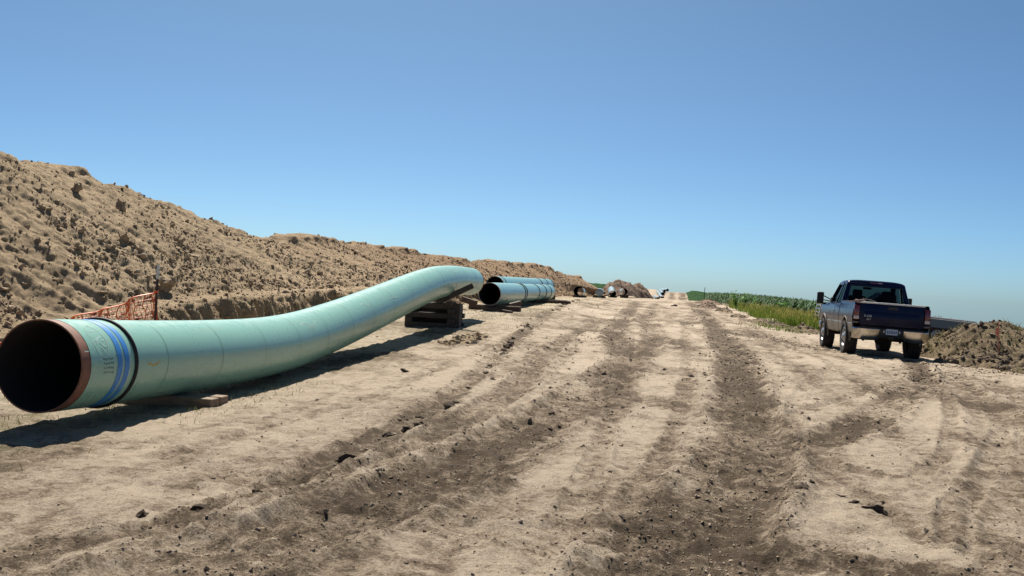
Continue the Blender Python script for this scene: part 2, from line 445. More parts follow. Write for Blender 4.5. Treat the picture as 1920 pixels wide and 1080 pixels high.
TRACKS = {  # polylines (x, y) on the ground, half width, darkness, depth
 'a': ([(2.05, 111.6), (2.14, 62), (1.8, 37.3), (1.65, 26.7), (1.42, 20.05), (1.18, 15.3), (1.0, 12.3), (0.85, 10.3), (0.69, 8.84), (0.45, 7.5), (0.19, 6.36), (0.0, 5.5), (-0.3, 4)], 0.42, 1.0, 0.045),
 'b': ([(1.2, 13), (1.01, 10.4), (0.78, 8.2), (0.41, 6.7), (0.31, 5.8), (0.1, 4)], 0.32, 0.7, 0.03),
 'c': ([(-2.98, 95), (-1.99, 45.6), (-1.67, 31.3), (-0.75, 21.1), (-1.0, 16.3), (-1.31, 12.06), (-1.56, 9.4), (-1.8, 7.6), (-2.04, 6.25), (-2.4, 5.2), (-2.8, 4)], 0.40, 0.9, 0.045),
 'd': ([(-5.93, 57.6), (-4.51, 33.5), (-3.85, 24.7), (-3.28, 17.7), (-2.85, 12.9), (-2.74, 10.2), (-2.72, 8.26), (-2.8, 6.8), (-2.98, 5.8), (-3.4, 5.1), (-4, 4)], 0.20, 0.8, 0.03),
 'e': ([(6.23, 27.4), (5.9, 25), (5.5, 22.6), (4.9, 20.2), (4.07, 17.8), (3.2, 15.2), (2.43, 13.0), (1.74, 11.4)], 0.28, 1.0, 0.03),
 'f': ([(2.79, 36.5), (3.83, 34.1), (4.59, 30.6), (5.6, 28.2)], 0.35, 0.85, 0.02),
 'g': ([(-2.87, 44.2), (-2.75, 27.1), (-2.5, 19.6), (-2.14, 14), (-2.2, 9.9)], 0.24, 0.65, 0.03),
 'h': ([(-1.14, 89), (-1.06, 47), (-0.33, 29.7), (-0.71, 19.7)], 0.36, 0.7, 0.03),
 'i': ([(6.4, 24), (5.74, 20.8), (4.69, 15.3), (3.68, 11.3), (2.86, 8.8), (2.2, 6.5)], 0.30, 0.6, 0.03),
 'j': ([(3.6, 60), (3.2, 40), (3.0, 30), (2.9, 22)], 0.22, 0.35, 0.015),
 'k': ([(-3.4, 7.6), (-2.3, 6.6), (-1.2, 6.2), (0.2, 6.1), (1.2, 6.0)], 0.28, 0.5, 0.02),
 'l': ([(0.9, 6.3), (1.6, 6.0), (2.3, 5.6)], 0.3, 0.8, 0.02),
 'm': ([(7.5, 26), (6.6, 22), (6.2, 18), (5.5, 13), (4.4, 9.5)], 0.5, 0.45, 0.02),
 # narrow single tyre marks, several of them curving towards the truck
 'q': ([(3.66, 23.05), (2.6, 19), (2.0, 15.8), (1.6, 12.9), (1.45, 11.2), (1.55, 10.2), (1.91, 9.6), (2.5, 9.3)], 0.12, 0.6, 0.02),
 'r': ([(4.95, 19.24), (4.4, 16.4), (3.8, 14.0), (3.05, 11.31), (2.3, 9.51)], 0.10, 0.55, 0.018),
 's': ([(5.9, 21), (5.3, 17.5), (4.45, 14.08), (3.7, 11.9), (3.0, 10.0), (2.28, 8.2), (1.91, 6.82)], 0.12, 0.6, 0.02),
 't': ([(1.2, 12.2), (1.9, 14.2), (2.9, 16.7), (3.9, 19), (5.0, 21.2), (6.0, 23.39)], 0.12, 0.6, 0.02),
 'u': ([(1.36, 10.22), (1.55, 9.1), (1.68, 8.0), (1.8, 6.79)], 0.10, 0.5, 0.015),
 'v': ([(-0.42, 36.66), (-0.7, 24), (-0.66, 18.53), (-0.6, 14), (-0.62, 11.48), (-0.57, 7.87), (-0.64, 5.72)], 0.12, 0.55, 0.02),
 'w': ([(-2.46, 17.21), (-2.35, 13), (-2.31, 10.61), (-2.47, 7.52), (-2.69, 5.6)], 0.10, 0.5, 0.018),
 'x': ([(0.7, 50.02), (0.5, 28), (0.42, 19.32), (0.3, 15), (0.17, 11.88), (-0.08, 8.52), (-0.34, 5.82)], 0.12, 0.55, 0.02),
 'y': ([(-2.35, 27.53), (-2.1, 21), (-2.07, 18.66), (-2.0, 14.5), (-2.06, 11.17), (-2.37, 8.03), (-2.86, 6.25)], 0.12, 0.5, 0.02),
 'z': ([(4.3, 70), (3.62, 41.81), (3.5, 34), (3.64, 28.5), (3.75, 24), (3.66, 21.68), (3.5, 15.27)], 0.12, 0.5, 0.018),
 'A': ([(-4.6, 40), (-4.1, 26), (-4.0, 18), (-3.9, 12), (-4.2, 8)], 0.12, 0.4, 0.015),
 # streaks climbing the far rise
 'n': ([(1.0, 352), (0.8, 320), (0.5, 270), (0.9, 200)], 0.9, 1.0, 0.0),
 'o': ([(4.2, 352), (3.9, 320), (3.5, 270), (2.8, 200)], 1.0, 1.0, 0.0),
 'p': ([(10.4, 352), (9.9, 320), (9.0, 270), (7.0, 200)], 1.0, 1.0, 0.0),
}
def track_fields(x, y):
    """darkness 0..1 and height change from the wheel and crawler tracks"""
    dark = np.zeros_like(x); dz = np.zeros_like(x); cl = np.zeros_like(x)
    wob = (fbm(x * 0.9, y * 0.5, 3, 31) - 0.5) * 0.35
    rag = fbm(x * 3.1, y * 1.7, 4, 41)
    for key, (pts, hw, dk, dep) in TRACKS.items():
        best = np.full_like(x, 1e9); along = np.zeros_like(x); acc = 0.0
        for (x0, y0), (x1, y1) in zip(pts, pts[1:]):
            dx, dy = x1 - x0, y1 - y0; L2 = dx * dx + dy * dy
            t = np.clip(((x - x0) * dx + (y - y0) * dy) / L2, 0, 1)
            d = np.hypot(x - x0 - t * dx, y - y0 - t * dy)
            sel = d < best
            best = np.where(sel, d, best); along = np.where(sel, acc + t * math.sqrt(L2), along); acc += math.sqrt(L2)
        d = np.abs(best + wob * hw * 1.4)
        core = 1 - sstep(hw * 0.70, hw * 1.35, d + (rag - 0.5) * hw * 1.4)
        patch = 0.58 + 0.42 * sstep(0.34, 0.60, fbm(x * 0.45 + len(key), y * 0.22 + ord(key) * 3.1, 3, 50))
        dark = np.maximum(dark, core * dk * patch)
        berm = np.exp(-((d - hw * 1.15) / (hw * 0.28)) ** 2)
        dz = dz - dep * core * 0.8 + dep * 1.0 * berm * (0.2 + 1.2 * rag)
        cl = np.maximum(cl, np.maximum(core, berm) * dk)
        cleat = np.sin(along * 2 * math.pi / 0.24)
        dz = dz + core * dep * 0.26 * cleat * sstep(45, 20, y) * sstep(0.35, 0.55, fbm(x * 0.6, y * 0.5, 2, 55))
    # faint older wheel marks running with the right of way
    xx = x + 0.012 * (y - 12) + (fbm(x * 0.2, y * 0.05, 2, 201) - 0.5) * 1.6
    marks = sstep(0.52, 0.72, fbm(xx * 1.5, y * 0.045, 3, 203)) * sstep(9, 5, np.abs(x + 0.5)) * sstep(130, 90, y)
    dark = np.maximum(dark, marks * 0.65 * (0.4 + 0.6 * rag)); dz = dz - 0.018 * marks
    blot = sstep(0.55, 0.70, fbm(x * 0.75, y * 0.42, 4, 207)) * sstep(12, 8, np.abs(x)) * sstep(130, 90, y)
    dark = np.maximum(dark, blot * 0.6)
    return dark, dz, cl

def ground_z(x, y, detail=True):
    x = np.atleast_1d(np.asarray(x, float)); y = np.atleast_1d(np.asarray(y, float))
    z = base_z(x, y)
    near = sstep(170, 90, np.hypot(x, y))
    z = z + near * 0.10 * (fbm(x * 0.28, y * 0.16, 3, 3) - 0.5)
    dark, dz, cl = track_fields(x, y)
    rough = near * (0.55 + 0.45 * np.clip(cl, 0, 1))
    if detail:
        z = z + rough * 0.075 * (billow(x * 2.3, y * 1.9, 4, 11) - 0.3) + rough * 0.075 * (fbm(x * 8, y * 8, 3, 15) - 0.5)
        # small drying ridges
        z = z + near * 0.030 * (billow(x * 1.1 + 2 * fbm(x, y, 2, 61), y * 3.2, 3, 21) - 0.3)
    z = z + dz * near
    return z, dark, cl

def gz(x, y):
    return float(ground_z(np.array([x]), np.array([y]), False)[0][0])

# ------------------------------------------------------------------ the ground sheet
az = np.concatenate([np.linspace(-54, 36, 720), np.linspace(36, 306, 74)[1:]])
az = np.radians(az)
rr_ = np.concatenate([np.geomspace(0.03, 4.0, 20)[:-1], np.geomspace(4.0, 150, 470)[:-1], np.geomspace(150, 420, 60)[:-1], np.geomspace(420, 5500, 24)])
AZ, RR = np.meshgrid(az, rr_)
GX = (RR * np.sin(AZ)).ravel(); GY = (RR * np.cos(AZ)).ravel()
GZ, GD, GC = ground_z(GX, GY)
nr, nc = RR.shape
idx = np.arange(nr * nc).reshape(nr, nc)
F = np.stack([idx[:-1, :-1], idx[1:, :-1], idx[1:, 1:], idx[:-1, 1:]], -1).reshape(-1, 4)
# rings close on themselves: last azimuth equals the first
crust = sstep(0.45, 0.62, fbm(GX * 0.30 + 4, GY * 0.17, 4, 71)) * sstep(140, 60, np.hypot(GX, GY))
crust = np.maximum(crust, 0.8 * np.exp(-((GX - 3.6) / 1.5) ** 2 - ((GY - 14) / 7.0) ** 2))
crust = np.maximum(crust, 0.55 * np.exp(-((GX + 4.4) / 0.9) ** 2) * sstep(40, 25, GY))
PALE = [([(1.3, 37), (1.0, 26), (.78, 19), (.55, 14.5), (.35, 11.5)], .18), ([(5.2, 24), (4.6, 20), (3.6, 16), (2.6, 12.8), (2.2, 10.5), (2.4, 8.8)], .25), ([(4.9, 16), (4.0, 12.5), (3.2, 10), (2.7, 8), (2.5, 6.5)], .2),
        ([(-.1, 30), (0, 20), (-.2, 13), (-.5, 9), (-.9, 6.5)], .25), ([(-1.6, 20), (-1.75, 14), (-2.0, 10), (-2.4, 7.5)], .15), ([(-3.6, 20), (-3.4, 13), (-3.5, 9), (-4, 6.5)], .4), ([(2.6, 30), (2.4, 22), (2.1, 17), (1.75, 13.5)], .2)]
pale = np.zeros_like(GX); wv = (fbm(GX * 1.3, GY * 0.8, 3, 301) - 0.5)
for pts, hw in PALE:
    best = np.full_like(GX, 1e9)
    for (x0, y0), (x1, y1) in zip(pts, pts[1:]):
        dx, dy = x1 - x0, y1 - y0; t = np.clip(((GX - x0) * dx + (GY - y0) * dy) / (dx * dx + dy * dy), 0, 1)
        best = np.minimum(best, np.hypot(GX - x0 - t * dx, GY - y0 - t * dy))
    pale = np.maximum(pale, 1 - sstep(hw * .5, hw * 1.4, best + wv * hw * 1.6))
crust = np.maximum(crust * (1 - np.clip(GC, 0, 1)), 0.9 * pale)
green = sstep(4.4, 6.6, -GX) * sstep(190, 100, GY)
green = np.maximum(green, sstep(5.5, 9, GX) * sstep(26, 40, GY) * 0.9)
green = np.maximum(green, sstep(340, 380, GY)); green = np.maximum(green, sstep(14, 20, GX)); green = np.maximum(green, sstep(20, 26, -GX))
V = np.stack([GX, GY, GZ], -1)
cidx = len(V)
ground = mesh_np("ground", V, F, M['ground'], attrs={"track": np.clip(GD, 0, 1), "crust": crust, "green": green * 0.8})
tag(ground, "churned pale tan dirt right of way with wheel ruts", None, None, "structure")

# ------------------------------------------------------------------ clods
def clod_variants(n, sub, seed):
    out = []
    r = np.random.default_rng(seed)
    for i in range(n):
        bm = bmesh.new(); bmesh.ops.create_icosphere(bm, subdivisions=sub, radius=1.0)
        v = np.array([x.co[:] for x in bm.verts]); f = np.array([[w.index for w in q.verts] for q in bm.faces]); bm.free()
        d = 1 + 0.32 * r.standard_normal(len(v)) * (0.75 if sub > 1 else 1)
        ax = r.standard_normal((4, 3)); ax /= np.linalg.norm(ax, axis=1)[:, None]
        for a in ax:                    # chop flat facets
            s = v @ a; d = np.where(s > 0.55, d * (0.62 / np.maximum(s, 0.55)) ** 0.8, d)
        v = v * np.clip(d, 0.55, 1.4)[:, None] * np.array([1, r.uniform(.7, 1.1), r.uniform(.55, .85)])
        out.append((v, f))
    return out
CL1 = clod_variants(10, 1, 1); CL2 = clod_variants(10, 2, 2)

def rand_rot(n, r):
    q = r.standard_normal((n, 4)); q /= np.linalg.norm(q, axis=1)[:, None]
    w, x, y, z = q.T
    return np.stack([np.stack([1 - 2 * (y * y + z * z), 2 * (x * y - z * w), 2 * (x * z + y * w)], -1),
                     np.stack([2 * (x * y + z * w), 1 - 2 * (x * x + z * z), 2 * (y * z - x * w)], -1),
                     np.stack([2 * (x * z - y * w), 2 * (y * z + x * w), 1 - 2 * (x * x + y * y)], -1)], 1)

def scatter(name, P, S, mat, variants, parent, seed=0, smooth=False):
    r = np.random.default_rng(seed)
    n = len(P); which = r.integers(0, len(variants), n); Rm = rand_rot(n, r)
    Vs, Fs, off = [], [], 0
    for k, (v, f) in enumerate(variants):
        sel = np.where(which == k)[0]
        if not len(sel): continue
        vv = np.einsum('nij,vj->nvi', Rm[sel], v) * S[sel][:, None, None] * np.array([1, 1, 0.8]) + P[sel][:, None, :]
        ff = f[None] + (np.arange(len(sel)) * len(v))[:, None, None] + off
        Vs.append(vv.reshape(-1, 3)); Fs.append(ff.reshape(-1, 3)); off += len(sel) * len(v)
    o = mesh_np(name, np.concatenate(Vs), np.concatenate(Fs), mat, parent, smooth)
    o["kind"] = "stuff"
    return o

# crumbs along the tracks (sampled on the ground sheet in view)
def pick_ground(n, seed, rmin, rmax, w):
    r = np.random.default_rng(seed)
    m = int(n * 14)
    rad = np.exp(r.uniform(math.log(rmin), math.log(rmax), m)); a = np.radians(r.uniform(-42, 26, m))
    x = rad * np.sin(a); y = rad * np.cos(a)
    z, dk, cl = ground_z(x, y)
    p = w(x, y, dk, cl)
    keep = np.where(r.random(m) < p)[0][:n]
    return np.stack([x, y, z], -1)[keep], r
P, r_ = pick_ground(15000, 5, 4.6, 75, lambda x, y, d, c: np.clip(c, 0, 1) ** 2 * 0.35 + 0.02)
S = np.exp(r_.normal(math.log(0.0085), 0.55, len(P))).clip(0.004, 0.03) * (0.55 + 0.04 * P[:, 1])
P[:, 2] += S * 0.0
scatter("soil_crumbs", P, S, M['crumb'], CL1, ground, 6)
P, r_ = pick_ground(500, 8, 4.6, 60, lambda x, y, d, c: np.clip(d, 0, 1) * 0.25 + 0.012)
S = np.exp(r_.normal(math.log(0.010), 0.5, len(P))).clip(0.005, 0.03) * (0.6 + 0.03 * P[:, 1])
P[:, 2] += S * 0.0
scatter("dark_soil_crumbs", P, S, M['dark_clod'], CL1, ground, 9)

r_ = np.random.default_rng(77); Pc, Sc = [], []
for (cx_, cy_, rx, ry, n) in [(3.5, 34.6, .5, 1.0, 130), (4.4, 31.8, .4, .9, 110), (5.9, 27.3, .6, .5, 150), (6.4, 26.2, .4, .5, 90), (5.7, 22.9, .4, .7, 120), (5.1, 21.2, .3, .6, 80), (4.3, 18.5, .3, .6, 80), (2.9, 36.8, .4, 1.2, 80),
                              (1.7, 26, .35, 4, 220), (1.4, 18.5, .35, 3, 220), (-1.0, 16.5, .4, 2.5, 160), (-1.6, 31, .5, 3, 140), (-2.6, 24, .35, 3.5, 140), (7.4, 24.6, .7, .8, 160), (-3.6, 22.6, .2, 1.2, 90), (-4.4, 31, .2, 1.5, 70)]:
    x = r_.normal(cx_, rx, n); y = r_.normal(cy_, ry, n); Pc.append(np.stack([x, y, ground_z(x, y)[0]], -1)); Sc.append(np.exp(r_.normal(math.log(0.019), .5, n)).clip(.008, .06))
scatter("churned_soil", np.concatenate(Pc), np.concatenate(Sc), M['churned'], CL1, ground, 78)

# single dark clods that can be told apart on the ground
CLOD_ME = []
for i, (v, f) in enumerate(CL2):
    me = bpy.data.meshes.new("clod_shape")
    me.from_pydata(v.tolist(), [], f.tolist()); me.materials.append(M['dark_clod']); CLOD_ME.append(me)
    me.polygons.foreach_set("use_smooth", [False] * len(me.polygons))
def single_clod(x, y, s, label, group, sq=0.7):
    o = bpy.data.objects.new("dirt_clod", CLOD_ME[random.randrange(len(CLOD_ME))])
    o.location = (x, y, gz(x, y) + s * 0.05)
    o.rotation_euler = (random.uniform(-.4, .4), random.uniform(-.4, .4), random.uniform(0, 6.28))
    o.scale = (s * random.uniform(.9, 1.3), s * random.uniform(.8, 1.1), s * sq)
    link(o); tag(o, label, "dirt clod", group)
    return o
single_clod(-2.66, 8.2, 0.10, "largest dark clod beside the left rut in the foreground", "dark clods on the dirt")
single_clod(1.61, 7.86, 0.085, "dark clod lying alone on the pale crust at lower right", "dark clods on the dirt")
single_clod(-4.47, 16.82, 0.07, "dark flat clod on pale dirt beside the bent pipe", "dark clods on the dirt")
for (x, y, s) in [(1.41, 8.29, .05), (1.11, 8.23, .06), (1.5, 8.09, .05), (1.25, 8.6, .045)]:
    single_clod(x, y, s, "flat dark clod in the short row on pale crust at lower right", "row of flat clods at lower right", 0.4)
for (x, y, s) in [(-2.62, 12.1, .09), (-2.60, 12.35, .06), (-2.63, 10.13, .085), (-2.56, 10.4, .07), (-2.72, 9.7, .06), (-2.78, 11.2, .05), (-2.74, 15.8, .07), (-2.9, 14.6, .05), (-3.05, 17, .07),
                  (-3.66, 22.8, .13), (-3.72, 23.4, .12), (-3.6, 22.1, .10), (-3.5, 21.2, .09), (-3.8, 24.3, .10), (-4.0, 26, .10), (-4.3, 29.5, .12), (-4.49, 31.5, .14), (-4.6, 32.6, .11), (-3.3, 18.6, .07)]:
    single_clod(x, y, s, "dark clod in the broken row along the left rut", "clods along the left rut")
for (x, y, s) in [(-5.2, 45, .13), (-5.6, 52, .16), (-5.8, 56, .14), (-5.35, 48, .12), (-6.0, 60, .15), (-6.3, 66, .15), (-6.6, 72, .16)]:
    single_clod(x, y, s, "small dark clod in the far row beside the paired pipes", "clods beside the paired pipes")
for (x, y, s) in [(-2.9, 6.9, .055), (-3.05, 6.3, .06), (-2.75, 6.6, .045), (-3.3, 6.0, .05), (-1.9, 6.1, .04)]:
    single_clod(x, y, s, "churned dark clod in the rut at the lower left corner", "clods in the lower left rut")
single_clod(0.46, 81.6, 0.30, "lone dark lump on the track near the crest", "dark clods on the dirt")

# ------------------------------------------------------------------ the long spoil pile
def pile_profile(y):
    """control points (x, z) across the pile at station y: road side to field side"""
    H = np.interp(y, [0, 14, 20, 23.4, 26, 30.3, 35.3, 39.9, 42.7, 46, 50.2, 56, 62, 68.7, 79.5, 90, 104, 117.5, 135, 155, 168],
                  [3.2, 3.7, 4.15, 4.22, 4.05, 3.62, 3.06, 2.62, 2.98, 3.0, 3.2, 3.0, 2.98, 3.05, 2.82, 3.2, 3.1, 3.3, 2.75, 2.2, 0.2])
    cx = np.interp(y, [0, 90, 150, 170], [-17, -17, -14.6, -13.6])
    bz = np.interp(y, [0, 14, 17, 20, 28, 36, 60, 90, 120, 170], [0.35, 0.42, 0.52, 0.76, 0.98, 1.04, 0.95, 0.65, 0.3, -0.6])
    g = base_z(np.full_like(y, -9.6), y)
    br = sstep(15, 21, y)            # the steep bank at the foot only shows further along
    xs = [np.full_like(y, -8.9), -9.85 + 0 * y, -10.3 - 0.45 * (1 - br), -11.6 + 0 * y, cx + 3.6, cx + 0.5, cx - 0.5, cx - 4.0, cx - 7.5]
    zs = [g - 0.25, g + 0.05, bz - 0.06 - 0.25 * (1 - br), bz, bz + (H - bz) * 0.36, H - 0.06, H - 0.02, H * 0.45, g - 0.5]
    return np.stack(xs, -1), np.stack(zs, -1)

ys = np.concatenate([np.linspace(2, 13, 40)[:-1], np.geomspace(13, 168, 900)])
px, pz = pile_profile(ys)
seg = np.array([0, 10, 26, 50, 110, 196, 206, 216, 224])
tt = np.arange(225)
nY, nT = len(ys), len(tt)
X = np.empty((nY, nT)); Z = np.empty((nY, nT))
for i in range(nY):
    X[i] = np.interp(tt, seg, px[i]); Z[i] = np.interp(tt, seg, pz[i])
Y = np.repeat(ys[:, None], nT, 1)
# soften the corners of the section
for _ in range(6):
    Z[:, 1:-1] = (Z[:, :-2] + 2 * Z[:, 1:-1] + Z[:, 2:]) / 4
arc = np.concatenate([np.zeros((nY, 1)), np.cumsum(np.hypot(np.diff(X, axis=1), np.diff(Z, axis=1)), 1)], 1)
face = sstep(4, 14, tt)[None] * np.ones((nY, 1))
lump = (billow(Y * 0.9, arc * 0.9, 4, 101) - 0.33) * 0.08 + (billow(Y * 2.6, arc * 2.6, 3, 107) - 0.33) * 0.07 + (fbm(Y * 6, arc * 6, 3, 109) - 0.5) * 0.12
gully = (fbm(Y * 1.1 + 0.35 * arc, arc * 0.22, 3, 103) - 0.5) * 0.35 + (fbm(Y * 4.5 + 1.6 * arc, arc * 0.9, 3, 105) - 0.5) * 0.10
crestn = np.exp(-((tt - 200) / 10.0) ** 2)[None] * ((fbm(Y * 0.42, Y * 0, 4, 111) - 0.5) * (0.38 + 0.009 * Y) + (billow(Y * 1.3, Y * 0 + arc * 0.5, 4, 113) - 0.35) * 0.40)
bank = np.exp(-((tt - 20) / 9.0) ** 2)[None] * sstep(16, 22, Y) * (billow(Y * 2.1, arc * 0.45, 4, 117) - 0.35) * 0.75
benchflat = 1 - 0.75 * np.exp(-((tt - 38) / 9.0) ** 2)[None]
disp = face * ((lump + gully) * benchflat + bank) + crestn
Xd = X + disp * 0.55 * np.where(tt < 200, 1, -1)[None]; Zd = Z + disp * 0.8
Yd = Y + face * (fbm(Y * 2.2, arc * 2.2, 2, 119) - 0.5) * 0.25
V = np.stack([Xd, Yd, Zd], -1).reshape(-1, 3)
idx = np.arange(nY * nT).reshape(nY, nT)
F = np.stack([idx[:-1, :-1], idx[:-1, 1:], idx[1:, 1:], idx[1:, :-1]], -1).reshape(-1, 4)
pile = empty("spoil_pile", (-14, 40, 0))
def under(o, root):
    o.parent = root; o.matrix_parent_inverse = Matrix.Translation(-Vector(root.location)); return o
heap = mesh_np("heap", V, F, M['spoil']); under(heap, pile)
tag(pile, "long tan ridge of excavated earth running behind the green pipes", "dirt pile")
# clods rolled over its face
r_ = np.random.default_rng(21)
m = 62000
u_ = r_.random(m); iy = np.searchsorted(ys, np.exp(math.log(13) + u_ * math.log(150 / 13)))
it = np.clip((r_.beta(1.0, 1.25, m) * 198 + 6).astype(int), 0, 224)
dens = fbm(ys[iy] * 0.55, arc[iy, it] * 0.5, 3, 131)
keep = r_.random(m) < (sstep(0.40, 0.60, dens) * 0.75 + 0.10) * np.where(np.abs(it - 38) < 10, 0.35, 1)
iy, it = iy[keep], it[keep]
P = V.reshape(nY, nT, 3)[iy, it]
S = np.exp(r_.normal(math.log(0.020), 0.65, len(P))).clip(0.014, 0.15) * (0.85 + 0.006 * P[:, 1])
P = P + np.stack([S * 0.1, S * 0, S * 0.25], -1)
sel = P[:, 1] < 46
o = scatter("clods", P[sel], S[sel], M['clod'], CL1, None, 22); under(o, pile)
o = scatter("clods", P[~sel], S[~sel], M['clod_brown'], CL1, None, 23); under(o, pile)
# the biggest lumps, one by one
BIG_ME = []
for i, (v, f) in enumerate(CL2):
    me = bpy.data.meshes.new("lump_shape"); me.from_pydata(v.tolist(), [], f.tolist()); me.materials.append(M['clod']); BIG_ME.append(me)
VV = V.reshape(nY, nT, 3)
for k in range(70):
    yy = math.exp(random.uniform(math.log(15), math.log(48))); j = int(np.searchsorted(ys, yy)); t = int(random.choice([random.uniform(40, 200), random.uniform(45, 110), random.uniform(50, 80)]))
    if k < 20: t = random.randint(196, 204)
    p = VV[j, t]; s = random.uniform(0.05, 0.12) * (1.0 if t < 120 else 0.8)
    o = bpy.data.objects.new("clod", BIG_ME[k % len(BIG_ME)])
    o.location = (p[0] + s * 0.15, p[1], p[2] + s * 0.25); o.rotation_euler = (random.uniform(0, 6), random.uniform(0, 6), random.uniform(0, 6))
    o.scale = (s * random.uniform(.8, 1.2),) * 2 + (s * random.uniform(.7, 1),)
    link(o); under(o, pile)
for (yy, t, s) in [(25.9, 200, .17), (25.0, 150, .2), (25.6, 112, .17), (22.0, 58, .22), (23.4, 160, .17)]:
    p = VV[int(np.searchsorted(ys, yy)), t]
    o = bpy.data.objects.new("clod", BIG_ME[3]); o.location = (p[0] + .05, p[1], p[2] + s * .4); o.scale = (s, s, s * 1.1); o.rotation_euler = (1, yy, t)
    link(o); under(o, pile)

# ------------------------------------------------------------------ smaller heaps
def mound(name, cx, cy, hx, hy, h, mat, label, seed, rotz=0.0, n=150, rough=1.0, clods=900, cs=0.04, pw=1.3, cmat='dark_clod', cat="dirt pile", group=None):
    root = empty(name, (cx, cy, gz(cx, cy)))
    tag(root, label, cat, group)
    a = np.linspace(-1.25, 1.25, n); A, B = np.meshgrid(a, a)
    lx = A * hx; ly = B * hy
    X = cx + lx * math.cos(rotz) - ly * math.sin(rotz); Y = cy + lx * math.sin(rotz) + ly * math.cos(rotz)
    rad = np.hypot(A, B) * (1 + 0.35 * (fbm(A * 1.7 + seed, B * 1.7, 3, seed) - 0.5))
    prof = np.clip(1 - rad ** pw, 0, 1)
    sm = sstep(0, 0.35, prof)
    zb = base_z(X, Y) - 0.10
    sc = 1.0 / max(0.3, h)
    Z = zb + h * prof * (0.8 + 0.4 * fbm(X * 0.8, Y * 0.8, 3, seed + 3)) + rough * sm * ((billow(X * 1.5, Y * 1.5, 4, seed + 5) - 0.33) * 0.30 + (fbm(X * 6, Y * 6, 3, seed + 7) - 0.5) * 0.12)
    V = np.stack([X, Y, Z], -1).reshape(-1, 3); idx = np.arange(n * n).reshape(n, n)
    F = np.stack([idx[:-1, :-1], idx[:-1, 1:], idx[1:, 1:], idx[1:, :-1]], -1).reshape(-1, 4)
    o = mesh_np("heap", V, F, mat); under(o, root)
    r = np.random.default_rng(seed)
    if clods:
        k = r.integers(0, n * n, clods * 2); k = k[sm.ravel()[k] > 0.25][:clods]
        S = np.exp(r.normal(math.log(cs), 0.5, len(k))).clip(cs * .4, cs * 3.2)
        P = V[k] + np.stack([0 * S, 0 * S, S * 0.3], -1)
        c = scatter("clods", P, S, M[cmat], CL1, None, seed + 1); under(c, root)
    return root, V, sm.ravel()
mA = mound("topsoil_mound", 9.45, 30.6, 2.35, 3.4, 1.22, M['topsoil'], "dark clumpy topsoil heap just right of the blue pickup", 201, cmat='churned', cs=0.03, clods=1500, pw=1.7)
mB = mound("topsoil_mound", 9.9, 25.2, 2.3, 2.4, 0.9, M['topsoil'], "dark shaded soil heap cut off by the right edge of the photo", 211)
mC = mound("topsoil_mound", 8.3, 27.5, 1.5, 2.2, 0.42, M['topsoil'], "low dark skirt of soil between the two topsoil heaps", 215, clods=500)
mD = mound("spoil_mound", -8.2, 167, 3.5, 8, 2.6, M['spoil_far'], "rounded brown earth heap behind the far pipe ends", 221, n=110, rough=0.6, pw=2.0, clods=500, cs=0.06, cmat='clod_far')
mE = mound("spoil_mound", -4.8, 174.5, 3.9, 8, 2.8, M['spoil_far'], "rightmost brown earth heap sloping down to the far road", 231, n=110, rough=0.6, pw=2.2, clods=400, cs=0.06, cmat='clod_far')
# ragged little windrow between road and crop
for k, (x, y, hx, hy, h) in enumerate([(4.6, 52, .7, 3.0, .28), (4.9, 46.5, .8, 2.2, .35), (5.6, 42.5, .9, 2.0, .36), (4.1, 60, .6, 4, .25), (3.9, 72, .7, 6, .3), (3.2, 84, 1.0, 4, .45), (3.9, 104, 1.6, 9, .5)]):
    lab = ["low brown soil ridge at the grass edge, third from the parked truck", "low brown soil ridge at the grass edge, second from the parked truck", "low brown soil ridge at the grass edge nearest the parked truck",
           "low soil ridge below the leafy weeds", "low soil ridge beyond the leafy weeds", "small soil heap where the crop meets the track", "farthest low soil bank at the corner of the crop"][k]
    mound("soil_ridge", x, y, hx, hy, h, M['topsoil'] if k < 5 else M['spoil_far'], lab, 300 + k * 7, n=60, rough=0.5, clods=200, cs=0.022 + 0.0003 * y, cmat='crumb', group="low soil ridges along the crop")
# crumbled soil kicked out beside the crib
mound("soil_ridge", -4.95, 24.6, 0.55, 3.6, 0.16, M['spoil'], "crumbled tan soil heaped beside the timber crib", 371, rotz=0.03, n=80, rough=0.45, clods=700, cs=0.035, cmat='clod', group="low soil ridges along the crop")

